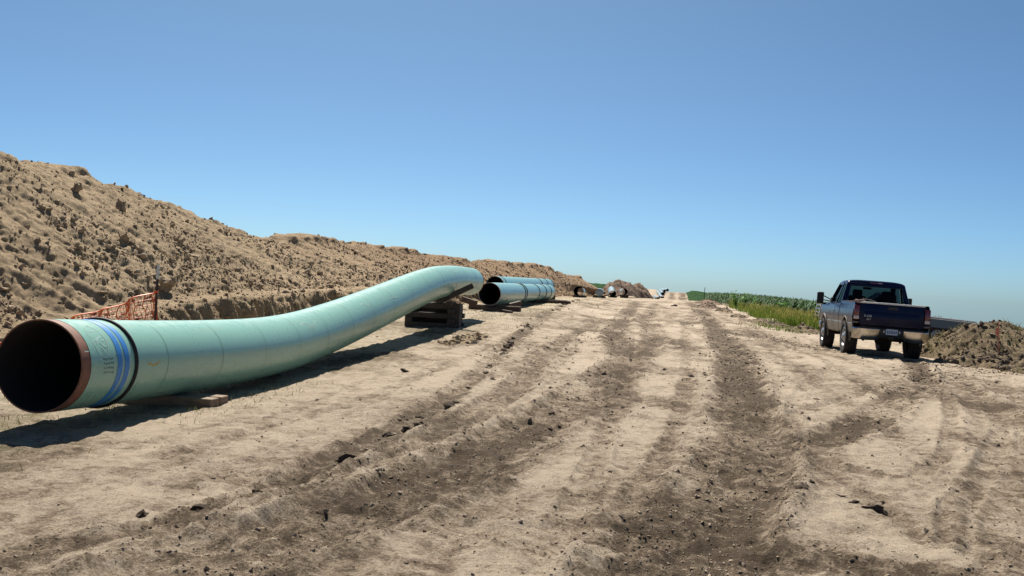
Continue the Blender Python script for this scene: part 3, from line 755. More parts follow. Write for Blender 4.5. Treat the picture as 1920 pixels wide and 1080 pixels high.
# ------------------------------------------------------------------ pipes
RO = 0.457
class Path:
    def __init__(self, pts, step=0.1):
        P = np.array(pts, float)
        d = np.concatenate([[0], np.cumsum(np.linalg.norm(np.diff(P, axis=0), axis=1))])
        s = np.arange(0, d[-1] + step * 0.5, step)
        ext = np.vstack([2 * P[0] - P[1], P, 2 * P[-1] - P[-2]]); de = np.concatenate([[2 * d[0] - d[1]], d, [2 * d[-1] - d[-2]]])
        Q = np.stack([np.interp(s, de, ext[:, k]) for k in range(3)], -1)
        if len(pts) > 2:
            se = np.concatenate([s[0] - step * np.arange(30, 0, -1), s, s[-1] + step * np.arange(1, 31)])
            Q = np.stack([np.interp(se, de, ext[:, k]) for k in range(3)], -1)
            for a in range(30):
                if a * step > 3: break
            ker = np.hanning(2 * int(1.3 / step) + 1); ker /= ker.sum()
            pad = len(ker) // 2
            Qs = np.stack([np.convolve(np.pad(Q[:, k], pad, mode='reflect', reflect_type='odd'), ker, 'valid') for k in range(3)], -1)
            Q = Qs[30:30 + len(s)]
        self.s = s; self.Q = Q
        T = np.gradient(Q, axis=0); T /= np.linalg.norm(T, axis=1)[:, None]
        side = np.cross(T, np.array([0, 0, 1.0])); side /= np.linalg.norm(side, axis=1)[:, None]
        self.T = T; self.S = side; self.U = np.cross(side, T)
    def at(self, s):
        f = lambda A: np.array([np.interp(s, self.s, A[:, k]) for k in range(3)])
        return f(self.Q), f(self.T), f(self.S), f(self.U)
    def pt(self, s, phi, r):
        q, t, sd, u = self.at(s); return q + r * (math.cos(phi) * sd + math.sin(phi) * u)
    def rings(self, ss, r, n):
        out = []
        for s in ss:
            q, t, sd, u = self.at(s); a = np.linspace(0, 2 * math.pi, n, endpoint=False)
            out.append(q + r * (np.cos(a)[:, None] * sd + np.sin(a)[:, None] * u))
        return np.array(out)

def sleeve(name, path, s0, s1, r, mat, parent, n=64, step=0.25, flip=False, label=None):
    ss = np.linspace(s0, s1, max(2, int((s1 - s0) / step) + 1))
    G = path.rings(ss, r, n); k = len(ss)
    idx = np.arange(k * n).reshape(k, n); nx = np.roll(idx, -1, 1)
    F = np.stack([idx[:-1], nx[:-1], nx[1:], idx[1:]], -1).reshape(-1, 4)
    if flip: F = F[:, ::-1]
    o = mesh_np(name, G.reshape(-1, 3), F, mat); under(o, parent)
    if label: o["label"] = label
    return o
def band(name, path, s, w, t, r, mat, parent, n=64):
    """a raised ring with a rounded section"""
    sec = [(s + w * math.cos(a), r + t * max(-0.3, math.sin(a))) for a in np.linspace(0, 2 * math.pi, 9)[:-1]]
    G = np.array([path.rings([a], b, n)[0] for a, b in sec]); k = len(sec)
    idx = np.arange(k * n).reshape(k, n); nx = np.roll(idx, -1, 1); dn = np.roll(idx, -1, 0); dnx = np.roll(nx, -1, 0)
    F = np.stack([idx, nx, dnx, dn], -1).reshape(-1, 4)
    o = mesh_np(name, G.reshape(-1, 3), F, mat); under(o, parent); return o
def rim(path, s, r0, r1, mat, parent, n=64):
    G = np.vstack([path.rings([s], r0, n)[0], path.rings([s], r1, n)[0]])
    a = np.arange(n); b = np.roll(a, -1)
    F = np.stack([a, b, b + n, a + n], -1)
    o = mesh_np("rim", G, F, mat, smooth=False); under(o, parent); return o
def stroke(name, path, pts, w, mat, parent, r=RO + 0.003):
    """a drawn line lying on the pipe's surface; pts are (s, height angle)"""
    P = np.array([path.pt(s, ph, r) for s, ph in pts]); C = np.array([path.at(s)[0] for s, ph in pts])
    Nn = P - C; Nn /= np.linalg.norm(Nn, axis=1)[:, None]; T = np.gradient(P, axis=0); T /= np.linalg.norm(T, axis=1)[:, None] + 1e-9
    B = np.cross(Nn, T); ww = w * (0.7 + 0.6 * np.random.default_rng(len(P)).random(len(P)))[:, None] / 2
    V = np.vstack([P + B * ww, P - B * ww]); n = len(P); a = np.arange(n - 1)
    F = np.stack([a, a + 1, a + 1 + n, a + n], -1)
    o = mesh_np(name, V, F, mat); under(o, parent); return o

def pipe(name, pts, label, mat, group, r=RO, wall=0.018, n=64, ends=None, bands=(), cap=None, step=0.25, rim_mat='pale_rim', cutback=0.10):
    path = Path(pts); L = path.s[-1]
    q = path.Q[0]
    root = empty(name, (q[0], q[1], q[2] - r))
    tag(root, label, "pipe", group)
    c0 = cutback
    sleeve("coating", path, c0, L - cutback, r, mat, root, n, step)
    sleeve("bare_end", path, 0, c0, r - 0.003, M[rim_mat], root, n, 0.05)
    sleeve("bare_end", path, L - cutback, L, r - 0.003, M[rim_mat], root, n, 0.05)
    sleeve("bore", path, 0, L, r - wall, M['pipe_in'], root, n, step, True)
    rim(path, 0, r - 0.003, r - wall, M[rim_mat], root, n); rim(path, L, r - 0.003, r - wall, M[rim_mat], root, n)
    for s, w, t, bm_ in bands:
        band("band", path, s, w, t, r, bm_, root, n)
    return root, path

MAIN = [(-5.968, 8.764, .581), (-6.021, 10.58, .50), (-6.039, 11.22, .475), (-6.084, 12.79, .425), (-6.127, 14.26, .40), (-6.16, 15.5, .42), (-6.194, 16.58, .478), (-6.24, 18.2, .60),
        (-6.284, 19.71, .738), (-6.34, 21.6, .92), (-6.395, 23.57, 1.118), (-6.45, 25.5, 1.30), (-6.503, 27.32, 1.435), (-6.579, 29.96, 1.498), (-6.69, 33.2, 1.475)]
main, mp_ = pipe("pipeline_pipe", MAIN, "nearest green pipe, bent upward, with blue stripes and rusty open mouth", M['pipe'], "green pipes strung along the right of way", n=96, rim_mat='rust', cutback=0.15,
    bands=[(1.02, 0.026, 0.030, M['rubber'])])
Lm = mp_.s[-1]
# rust lip weld, blue stripes, seams, drawn marks
sleeve("blue_stripe", mp_, 0.645, 0.742, RO + 0.003, M['blue_paint'], main, 96, 0.02)
sleeve("blue_stripe", mp_, 0.785, 0.880, RO + 0.003, M['blue_paint'], main, 96, 0.02)
for s in (1.75, 3.25, 4.75, 6.2, 7.6, 9.1, 10.6, 12.2, 13.9, 15.7, 17.6, 19.4, 21.0, 22.6):
    sleeve("seam_line", mp_, s, s + 0.009, RO + 0.003, M['seam'], main, 96, 0.02)
sleeve("blue_stripe", mp_, Lm - 1.6, Lm - 1.2, RO + 0.002, M['pipe_blue'], main, 96, 0.05)
def arcpts(cx, cy, rx, ry, a0=0, a1=360, n=40):
    return [(cx + rx * math.cos(R(a)), cy + ry * math.sin(R(a))) for a in np.linspace(a0, a1, n)]
# chalk: an ellipse round a short mark written along the pipe
stroke("chalk_ring", mp_, arcpts(0.40, R(37), 0.125, R(24)), 0.010, M['chalk'], main)
def line(p0, p1, n=8):
    return [(p0[0] + (p1[0] - p0[0]) * t, p0[1] + (p1[1] - p0[1]) * t) for t in np.linspace(0, 1, n)]
stroke("chalk_digit", mp_, line((0.36, R(50)), (0.46, R(50.5))), 0.012, M['chalk'], main)
stroke("chalk_digit", mp_, line((0.33, R(35)), (0.47, R(42))), 0.012, M['chalk'], main)
stroke("chalk_digit", mp_, line((0.36, R(36)), (0.33, R(30))), 0.010, M['chalk'], main)
stroke("chalk_digit", mp_, line((0.45, R(35)), (0.49, R(36))), 0.012, M['chalk'], main)
stroke("chalk_digit", mp_, [(0.39, R(33)), (0.43, R(28)), (0.47, R(26)), (0.50, R(28)), (0.50, R(31))], 0.011, M['chalk'], main)
stroke("chalk_digit", mp_, line((0.38, R(27)), (0.44, R(19))), 0.010, M['chalk'], main)
stroke("chalk_tick", mp_, line((0.06, R(21)), (0.13, R(21))), 0.010, M['chalk'], main)
rs = random.Random(3)
for k in range(4):
    for j in range(6):
        s0 = 0.37 + 0.033 * j + 0.004 * k; ph = R(9 - 5.5 * k)
        stroke("stencil_letter", mp_, [(s0 + rs.uniform(0, .008), ph + R(rs.uniform(0, 1))), (s0 + rs.uniform(.008, .02), ph + R(rs.uniform(1, 3))), (s0 + .02, ph + R(rs.uniform(-1, 2)))], 0.009, M['stamp'], main)
stroke("crayon_tick", mp_, [(1.28, R(2)), (1.40, R(-2)), (1.50, R(0)), (1.54, R(4))], 0.014, M['yellow_chalk'], main)
for (s, ph, dl, da) in [(6.5, 42, .5, 6), (6.9, 38, .35, -7), (6.8, 30, .2, 4), (10.0, 45, .45, 5), (10.3, 41, .3, -6), (13.2, 42, .5, 4), (18.6, 45, .8, 4), (19.5, 42, .5, -3), (12.0, 30, .6, 2)]:
    stroke("chalk_scribble", mp_, [(s + dl * t, R(ph) + R(da) * math.sin(t * 5)) for t in np.linspace(0, 1, 10)], 0.014, M['chalk'], main)

p2, pth2 = pipe("pipeline_pipe", [(-7.079, 39.07, .985), (-7.62, 62.9, .90)], "front of the two paired green pipes, open black mouth facing forward", M['pipe_blue'], "green pipes strung along the right of way",
    bands=[(8.2, .05, .03, M['rubber']), (8.9, .05, .03, M['rubber']), (14.6, .06, .03, M['rubber']), (18.3, .06, .03, M['rubber']), (21.3, .06, .03, M['rubber'])])
for s in (4.2, 10.8):
    stroke("chalk_tick", pth2, [(s, R(a)) for a in (-12, 0, 8)], 0.12, M['chalk'], p2)
    stroke("chalk_tick", pth2, [(s + .1, R(a)) for a in (14, 22, 28)], 0.10, M['chalk'], p2)
stroke("scrape", pth2, [(1.6, R(-52)), (2.0, R(-40)), (2.5, R(-30))], 0.06, M['rubber'], p2)
p3, pth3 = pipe("pipeline_pipe", [(-8.329, 47.28, 1.26), (-8.687, 71.5, 1.27)], "rear of the two paired green pipes, half hidden behind the front one", M['pipe_blue'], "green pipes strung along the right of way",
    bands=[(.9, .04, .02, M['rubber']), (16.5, .06, .03, M['rubber']), (20, .06, .03, M['rubber']), (23.6, .06, .03, M['rubber'])])
p4, _ = pipe("pipeline_pipe", [(-7.94, 87.8, .80), (-9.75, 111.4, .50)], "far open pipe end that shows daylight and dirt through it", M['pipe_blue'], "green pipes strung along the right of way", n=40)
p5, pth5 = pipe("pipeline_pipe", [(-8.0, 115.2, .47), (-8.75, 127, .47)], "far pipe closed by a pale end cap on crossed timbers", M['pipe_pale'], "green pipes strung along the right of way", n=40)
MB._cap = True
q, t, sd, u = pth5.at(0)
cp = MB(); cp.lathe([(0.001, -0.10), (0.22, -0.09), (0.36, -0.05), (RO + .012, 0.0), (RO + .012, .12)], 'Y', 32)
MB._cap = False
cpo = cp.build("end_cap", M['pipe_pale'], None, True); cpo.location = q; under(cpo, p5)
p6, _ = pipe("pipeline_pipe", [(-7.2, 128.4, .28), (-7.65, 134, .42), (-8.24, 142.5, .74)], "far bent pipe with dark mouth and pale body rising behind it", M['pipe_pale'], "green pipes strung along the right of way", n=40)
p7, _ = pipe("pipeline_pipe", [(-6.27, 140.8, .55), (-7.3, 156, .40)], "far dark open pipe mouth beside the rounded brown heap", M['pipe_pale'], "green pipes strung along the right of way", n=40, rim_mat='pale_rim')
FAR = [((-2.17, 293.2, -1.9), (-3.66, 315.3, -.41), "longest of the tiny pale pipes on the far slope"),
       ((-2.1, 308.5, -.78), (-3.17, 330.6, .14), "upper pale pipe with black mouth on the far slope"),
       ((-3.26, 283, -2.05), (-4.25, 293, -1.63), "short lowest pale pipe at the foot of the far slope"),
       ((-.76, 334, .25), (-1.9, 356, .45), "topmost tiny dark pipe mouth against the sky"),
       ((-1.64, 321.7, 0), (-2.6, 342, .35), "tiny dark pipe mouth second from the skyline end")]
for a, b, lab in FAR:
    pipe("pipeline_pipe", [a, b], lab, M['pipe_pale'], "green pipes strung along the right of way", n=24, step=2.0)

# ------------------------------------------------------------------ timbers
def timber(c, length, rotz, w=0.19, h=0.15, label="", group=None, mat='wood', tilt=0.0, roll=0.0):
    m = MB(); m.box((0, 0, 0), (length, w, h), 0.008, seg=1)
    o = m.build("timber_skid", M[mat]); o.location = c
    o.rotation_euler = Euler((roll, tilt, rotz), 'XYZ')
    tag(o, label, "timber", group); return o
g0 = gz(-6.0, 11.5)
for k, (dy, lab) in enumerate([(0.0, "front timber of the pair under the near end of the bent pipe"), (0.24, "rear timber of the pair under the near end of the bent pipe")]):
    timber((-5.98, 11.30 + dy, g0 + 0.062), 1.30, R(-3 + 2 * k), 0.20, 0.14, lab, "timbers under the near pipe end", 'wood')
# crib under the raised end
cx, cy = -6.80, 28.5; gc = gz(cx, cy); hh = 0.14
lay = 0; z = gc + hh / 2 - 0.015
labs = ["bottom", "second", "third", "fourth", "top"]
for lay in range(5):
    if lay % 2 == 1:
        timber((cx, cy + 0.42, z), 1.0, R(1), 0.20, hh, "added daylight-blocking timber behind the " + labs[lay] + " layer of the timber crib", "timbers of the crib", 'wood_crib_shaded')  # added to stop daylight showing through the crib's gaps
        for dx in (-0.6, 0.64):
            timber((cx + dx, cy, z), 1.25, R(90), 0.20, hh, ("right" if dx > 0.3 else "middle" if dx > 0 else "left") + " timber of the " + labs[lay] + " layer of the timber crib", "timbers of the crib", 'wood_crib_shaded')
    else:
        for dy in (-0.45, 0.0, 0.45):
            timber((cx + 0.05, cy + dy, z), 1.55 - 0.15 * (lay == 4), R(0), 0.20, hh, ("rear" if dy > 0 else "front" if dy < 0 else "inner") + " timber of the " + labs[lay] + " layer of the timber crib", "timbers of the crib", 'wood_crib_shaded')
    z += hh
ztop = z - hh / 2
timber((cx + 0.62, cy - 0.55, ztop + 0.03), 0.34, R(80), 0.17, 0.10, "short block lying on the right end of the timber crib", "timbers of the crib", 'wood_crib_shaded')
timber((cx + 0.80, cy - 0.42, gc + 0.36), 0.72, R(2), 0.19, 0.17, "upright end timber at the front right corner of the crib", "timbers of the crib", 'wood_crib_shaded', tilt=R(90))
timber((cx + 0.68, cy - 0.35, ztop + 0.30), 1.15, R(20), 0.20, 0.15, "leaning timber propped from the crib against the side of the pipe", "timbers of the crib", 'wood_crib_shaded', tilt=R(-27), roll=R(-10))
timber((cx - 0.55, cy - 0.1, ztop + 0.03), 0.5, R(8), 0.16, 0.07, "left wedge between crib and pipe", "timbers of the crib", 'wood_crib_shaded')
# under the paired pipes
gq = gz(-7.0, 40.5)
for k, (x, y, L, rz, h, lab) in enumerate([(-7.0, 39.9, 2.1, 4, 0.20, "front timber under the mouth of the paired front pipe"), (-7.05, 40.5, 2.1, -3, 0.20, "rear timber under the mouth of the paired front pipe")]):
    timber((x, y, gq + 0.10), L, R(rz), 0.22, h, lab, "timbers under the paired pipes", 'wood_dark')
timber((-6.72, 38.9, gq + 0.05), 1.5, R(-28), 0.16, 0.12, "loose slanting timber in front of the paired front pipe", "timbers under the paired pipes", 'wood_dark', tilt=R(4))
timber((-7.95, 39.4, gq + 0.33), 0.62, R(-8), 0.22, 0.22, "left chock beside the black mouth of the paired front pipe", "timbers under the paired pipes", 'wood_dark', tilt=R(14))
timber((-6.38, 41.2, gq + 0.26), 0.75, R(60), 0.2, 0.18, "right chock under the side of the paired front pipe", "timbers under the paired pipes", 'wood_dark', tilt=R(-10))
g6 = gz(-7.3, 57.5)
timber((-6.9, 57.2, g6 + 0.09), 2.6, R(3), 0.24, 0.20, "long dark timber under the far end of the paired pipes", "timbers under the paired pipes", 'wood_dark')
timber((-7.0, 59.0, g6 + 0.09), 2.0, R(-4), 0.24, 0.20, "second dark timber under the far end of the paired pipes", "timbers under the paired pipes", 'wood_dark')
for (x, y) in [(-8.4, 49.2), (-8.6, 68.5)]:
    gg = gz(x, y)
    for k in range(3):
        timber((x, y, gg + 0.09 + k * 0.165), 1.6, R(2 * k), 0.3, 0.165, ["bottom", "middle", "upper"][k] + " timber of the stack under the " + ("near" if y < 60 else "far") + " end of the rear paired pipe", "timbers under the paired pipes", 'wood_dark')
# far skids
def far_skid(x, y, topz, L, label, rz=0.0, extra=()):
    gg = gz(x, y); h = max(0.2, topz - gg + 0.02)
    timber((x, y, gg + h / 2 - 0.02), L, R(rz), 0.35, h, label, "dark skids under the far pipes", 'wood_dark')
far_skid(-7.9, 88.6, .42, 1.25, "dark skid under the far see-through pipe", 2)
far_skid(-8.05, 115.9, .05, 1.5, "dark skid under the capped far pipe")
far_skid(-7.25, 129.1, -.15, 1.1, "dark skid under the far bent pipe")
far_skid(-6.3, 141.5, .1, 1.2, "dark skid under the pipe mouth by the brown heap")
timber((-8.7, 115.6, gz(-8.7, 115.6) + 0.30), 1.5, R(20), 0.16, 0.14, "left crossed pole under the capped far pipe", "dark skids under the far pipes", 'wood_dark', tilt=R(18))
timber((-7.35, 115.4, gz(-7.35, 115.4) + 0.28), 1.5, R(-15), 0.16, 0.14, "right crossed pole under the capped far pipe", "dark skids under the far pipes", 'wood_dark', tilt=R(-14))
timber((-6.5, 128.8, gz(-6.5, 128.8) + 0.25), 1.0, R(10), 0.16, 0.14, "slanting pole beside the far bent pipe", "dark skids under the far pipes", 'wood_dark', tilt=R(-15))
timber((-4.9, 139, gz(-4.9, 139) + 0.12), 1.3, R(4), 0.3, 0.22, "loose dark skid right of the far pipe mouths", "dark skids under the far pipes", 'wood_dark')
for k, (x, y, L) in enumerate([(-2.3, 294.5, 1.6), (-2.2, 310, 1.5), (-3.4, 284, 1.4)]):
    timber((x, y, gz(x, y) + 0.2), L, 0, 0.4, 0.5, ["dark skid under the longest pipe on the far slope", "dark skid under the upper pipe on the far slope", "dark skid under the lowest pipe on the far slope"][k], "dark skids under the far pipes", 'wood_dark')

# ------------------------------------------------------------------ orange safety fence
fx, fy = -8.5, 15.55; fg = gz(fx, fy)
fence = empty("safety_fence", (fx, fy, fg)); tag(fence, "sagging orange mesh fence tied to a dark post behind the bent pipe", "fence")
lean = Vector((0.012, 0.0, 1.0))
m = MB(); m.box((0, 0, 0.60), (0.045, 0.012, 1.75), 0.002); m.box((0, 0.018, 0.60), (0.010, 0.030, 1.75), 0.002)
o = m.build("post", M['post'], fence); o.rotation_euler = (0, R(0.8), 0)
m = MB(); m.box((0, 0, 1.58), (0.047, 0.014, 0.24), 0.002); m.box((0, 0.018, 1.58), (0.012, 0.032, 0.24), 0.002)
o = m.build("white_tip", M['white_paint'], fence); o.rotation_euler = (0, R(0.8), 0)
# netting: from the post it sags away to the left and back, down to the soil
m = MB()
NU, NV = 84, 17
def net(u, v):
    u = max(0.0, u); L = 3.0 * u
    top = 1.24 - 1.02 * u + 0.02 * math.sin(u * 19)
    hgt = top + 0.15
    bow = 0.18 * math.sin(u * 9 + v * 2) * (1 - v) + 0.05 * math.sin(u * 41)
    return Vector((-L * 0.62 + bow * 0.5, -L * 0.74 + bow - 0.0, -0.25 + (hgt + 0.1) * v))
r2 = random.Random(5)
for j in range(NV):
    v = j / (NV - 1); pts = [net(i / (NU - 1) + 0.004 * math.sin(i + j), v) for i in range(NU)]
    m.tube(pts, 0.0055 if 0 < j < NV - 1 else 0.012, 4)
for i in range(NU):
    u_ = i / (NU - 1); pts = [net(u_ + 0.006 * math.sin(k * 1.9 + i), k / (NV - 1)) for k in range(NV)]
    m.tube(pts, 0.0055 if i % 3 else 0.011, 4)
m.build("netting", M['orange'], fence, True)
m = MB(); m.box((0.015, -0.012, 1.25), (0.07, 0.03, 0.03), 0.006); m.build("cable_tie", M['orange'], fence)

# ------------------------------------------------------------------ stake and far marker post
sx, sy = 8.55, 27.7; sg = 0.50
st = empty("survey_stake", (sx, sy, sg)); tag(st, "thin orange topped survey stake standing in the topsoil heaps", "stake")
m = MB(); m.box((0, 0, 0.18), (0.026, 0.012, 0.92), 0.002); m.build("lath", M['stake_orange'], st)
m = MB(); m.grid([[(-0.012 - 0.03 * a, 0.012 * math.sin(a * 4), 0.52 - 0.16 * b - 0.04 * a) for a in (0, 1, 2)] for b in (0, .5, 1)]); m.build("ribbon", M['stake_orange'], st)
st.rotation_euler = (0, R(-3), R(20))
mk = empty("marker_post", (4.0, 118, gz(4.0, 118))); tag(mk, "tiny grey marker post at the far corner of the crop", "post")
m = MB(); m.tube([(0, 0, -.1), (0.02, 0, 1.62)], 0.035, 8); m.build("shaft", M['under'], mk)
m = MB(); m.tube([(0.02, 0, 1.62), (0.02, 0, 1.72)], [0.045, 0.03], 8); m.build("top_cap", M['alloy'], mk)

# ------------------------------------------------------------------ plants
def blades(P, H, W, lean, seed, curl=0.35):
    """grass blades: base points, heights, widths -> (V, F)"""
    r = np.random.default_rng(seed); n = len(P)
    a = r.uniform(0, 2 * np.pi, n); b = r.uniform(0, 2 * np.pi, n)
    side = np.stack([np.cos(a), np.sin(a), 0 * a], -1) * (W / 2)[:, None]
    out = np.stack([np.cos(b), np.sin(b), 0 * b], -1) * (lean * H * r.uniform(.3, 1.2, n))[:, None]
    up = np.stack([0 * H, 0 * H, H], -1)
    mid = P + up * 0.6 + out * 0.4; tip = P + up * (1 - curl * 0.3 * r.random(n))[:, None] + out
    V = np.stack([P - side, P + side, mid + side * .8, mid - side * .8, tip], 1).reshape(-1, 3)
    k = (np.arange(n) * 5)[:, None]
    F = np.concatenate([k + np.array([[0, 1, 2]]), k + np.array([[0, 2, 3]]), k + np.array([[3, 2, 4]])])
    return V, F, tip

def zof(x, y):
    return ground_z(x, y, False)[0]

# corn
r_ = np.random.default_rng(40)
def crop_edge(y):
    return np.interp(y, [44, 47, 52, 60, 80, 100, 125], [9.5, 8.6, 8.2, 7.6, 6.6, 5.6, 4.8])
def corn_spots(n, y0, y1, bias):
    y = y0 + (y1 - y0) * r_.random(n) ** bias
    e = crop_edge(y); x = e + (0.34 * y + 10 - e) * r_.random(n) ** 1.3
    x = np.round((x - e) / 0.76) * 0.76 + e + r_.normal(0, 0.06, n)
    ok = ~((y < 50) & (x < 14.5))
    return x[ok], y[ok]
x, y = corn_spots(12000, 46, 128, 1.25)
P = np.stack([x, y, zof(x, y) - 0.02], -1); n = len(P)
Hh = r_.normal(1.03, 0.06, n)
Vs, Fs, off = [], [], 0
for lf in range(8):
    a = r_.uniform(0, 2 * np.pi, n); h0 = Hh * (0.18 + 0.10 * lf); ln = r_.uniform(0.35, 0.62, n)
    d = np.stack([np.cos(a), np.sin(a), 0 * a], -1); sd = np.stack([-np.sin(a), np.cos(a), 0 * a], -1)
    up = np.array([0, 0, 1.0]); w = 0.042
    b0 = P + h0[:, None] * up
    m1 = b0 + d * (ln * 0.45)[:, None] + up * (ln * 0.42)[:, None]
    t1 = b0 + d * ln[:, None] + up * (ln * r_.uniform(-0.15, 0.30, n))[:, None]
    V = np.stack([b0 - sd * w * .6, b0 + sd * w * .6, m1 + sd * w, m1 - sd * w, t1 + sd * .01, t1 - sd * .01], 1).reshape(-1, 3)
    k = (np.arange(n) * 6)[:, None] + off
    Fs += [k + np.array([[0, 1, 2, 3]]), k + np.array([[3, 2, 4, 5]])]; Vs.append(V); off += len(V)
corn = mesh_np("corn_crop", np.concatenate(Vs), np.concatenate(Fs), M['corn'])
tag(corn, "dark green corn growing in the field right of the track", "corn", None, "stuff")
tp = P + np.stack([0 * x, 0 * x, Hh * 1.0], -1)
V, F, _ = blades(np.repeat(tp, 2, 0), r_.uniform(.10, .22, 2 * n), np.full(2 * n, 0.022), 0.35, 41)
o = mesh_np("tassels", V, F, M['tassel'], corn); o["kind"] = "stuff"
# far canopy over the dip and the far rise
def canopy(name, x0, x1, y0, y1, nx, ny, h, label, seed, left_skirt=True):
    X, Y = np.meshgrid(np.linspace(x0, x1, nx), np.geomspace(y0, y1, ny))
    e = np.minimum(sstep(0, 0.02, (X - x0) / (x1 - x0)), sstep(0, 0.01, (Y - y0) / (y1 - y0)))
    Z = base_z(X, Y) - 0.1 + e * (h + 0.5 * (billow(X * 0.9, Y * 0.45, 3, seed) - 0.35) + 0.2 * (vnoise(X * 3, Y * 3, seed) - .5))
    X = X + (vnoise(X * 1.3, Y * 1.3, seed + 2) - .5) * 0.4
    idx = np.arange(nx * ny).reshape(ny, nx)
    F = np.stack([idx[:-1, :-1], idx[:-1, 1:], idx[1:, 1:], idx[1:, :-1]], -1).reshape(-1, 4)
    o = mesh_np(name, np.stack([X, Y, Z], -1).reshape(-1, 3), F, M['canopy'], None, False)
    return tag(o, label, "corn", None, "stuff")
canopy("corn_crop", 4.9, 140, 112, 350, 240, 220, 0.95, "distant corn field reaching the skyline at right", 71)
canopy("corn_crop", -80, -15.5, 205, 350, 120, 150, 1.0, "strip of distant dark green crop beyond the end of the spoil ridge", 75)

canopy("corn_crop", 28, 420, 16, 350, 170, 130, 0.85, "wide corn field falling away behind the topsoil heaps", 78)
canopy("corn_crop", -420, -28, 10, 350, 150, 110, 0.85, "corn field on the far side of the long spoil ridge", 79)

# tall grass at the crop's edge
def spots(n, poly):
    (x0, x1, y0, y1) = poly
    y = r_.uniform(y0, y1, n); x = r_.uniform(x0, x1, n); return x, y
xs_, ys_ = [], []
for poly, n in (((5.0, 8.6, 46.5, 66), 9000), ((5.6, 9.4, 44.6, 50), 3500), ((4.9, 6.4, 68, 92), 900)):
    x, y = spots(n, poly); dn = fbm(x * .9, y * .5, 3, 81); k = r_.random(n) < sstep(.30, .55, dn); xs_.append(x[k]); ys_.append(y[k])
x = np.concatenate(xs_); y = np.concatenate(ys_); ok = x > np.interp(y, [44, 47, 52, 60, 95], [6.6, 5.9, 5.3, 5.0, 4.9]) + (fbm(y * .8, y * 0, 3, 85) - .5) * 1.2
x, y = x[ok], y[ok]
P = np.stack([x, y, zof(x, y) - .02], -1); Hh = r_.uniform(.30, .80, len(P)) * (0.45 + 0.95 * fbm(x * .7, y * .5, 3, 83))
V, F, tip = blades(P, Hh, np.full(len(P), .028), .6, 42)
gr = mesh_np("tall_grass", V, F, M['grass']); tag(gr, "yellow green tall grass between the track and the corn", "grass", None, "stuff")
sel = r_.random(len(tip)) < .5
V, F, _ = blades(tip[sel] - np.array([0, 0, .06]), np.full(sel.sum(), .16), np.full(sel.sum(), .03), .3, 43)
o = mesh_np("seed_heads", V, F, M['grass_tip'], gr); o["kind"] = "stuff"
# stubble and tufts
x = np.concatenate([r_.uniform(-8.8, -4.9, 2600), r_.uniform(-9.0, -4.6, 2200)]); y = np.concatenate([r_.uniform(7, 16, 2600), r_.uniform(29, 66, 2200)])
k = r_.random(len(x)) < sstep(.42, .62, fbm(x * 1.1, y * .9, 3, 91)); x, y = x[k], y[k]
V, F, _ = blades(np.stack([x, y, zof(x, y)], -1), r_.uniform(.02, .07, len(x)) * (1 + .012 * y), np.full(len(x), .007) * (1 + .03 * y), .8, 44)
o = mesh_np("grass_stubble", V, F, M['stubble']); tag(o, "sparse dry grass sprouting around the pipes", "grass", None, "stuff")
tx, ty = [], []
for (cx_, cy_, n) in [(4.3, 44, 90), (4.7, 41.5, 90), (4.2, 47, 60), (8.8, 23.0, 40)]:
    tx.append(r_.normal(cx_, .45, n)); ty.append(r_.normal(cy_, .8, n))
x = np.concatenate(tx); y = np.concatenate(ty)
V, F, _ = blades(np.stack([x, y, zof(x, y)], -1), r_.uniform(.08, .28, len(x)), np.full(len(x), .02), .6, 46)
o = mesh_np("grass_tufts", V, F, M['grass']); tag(o, "small green grass tufts on the bare soil near the parked truck", "grass", None, "stuff")
for k, (rt, Vm, smm) in enumerate((mA, mB)):
    kk = r_.integers(0, len(Vm), 5200); kk = kk[(smm[kk] > .2) & (r_.random(len(kk)) < sstep(.45, .6, fbm(Vm[kk, 0] * 1.2, Vm[kk, 1] * 1.2, 3, 95)))][:1300]
    V, F, _ = blades(Vm[kk], r_.uniform(.05, .2, len(kk)), np.full(len(kk), .016), .9, 47 + k)
    o = mesh_np("dead_grass", V, F, M['stubble']); o["kind"] = "stuff"; under(o, rt)
# leafy weeds
def weed(x, y, h, label, seed):
    r = random.Random(seed); root = empty("leafy_weed", (x, y, gz(x, y))); tag(root, label, "weed", "leafy weeds at the crop edge")
    st = MB(); lf = MB()
    for s in range(7):
        a = r.uniform(0, 6.28); top = Vector((math.cos(a) * r.uniform(.1, .45), math.sin(a) * r.uniform(.1, .45), h * r.uniform(.65, 1)))
        st.tube([(0, 0, -.05), top * .5 + Vector((0, 0, .1)), top], [.018, .012, .006], 5)
        for q in range(16):
            p = top * r.uniform(.2, 1.0); b = r.uniform(0, 6.28); L = r.uniform(.16, .34); d = Vector((math.cos(b), math.sin(b), r.uniform(-.2, .6))).normalized(); sd = d.cross(Vector((0, 0, 1))).normalized()
            w = L * .32; m1 = p + d * L * .5
            lf.quad([p, m1 + sd * w, p + d * L, m1 - sd * w])
    st.build("stems", M['weed'], root); lf.build("leaves", M['weed'], root)
for k, (x, y, h, lab) in enumerate([(5.1, 78, 1.55, "tallest bright leafy weed standing left of the tall grass"), (5.6, 76, 1.35, "bushy bright weed just right of the tallest weed"), (6.1, 74, 1.2, "third bright leafy weed in the row towards the truck"),
                                    (5.6, 64, .8, "dark low weed at the left end of the tall grass"), (7.0, 62.5, .95, "leafy weed rising above the yellow grass")]):
    weed(x, y, h, lab, 60 + k)

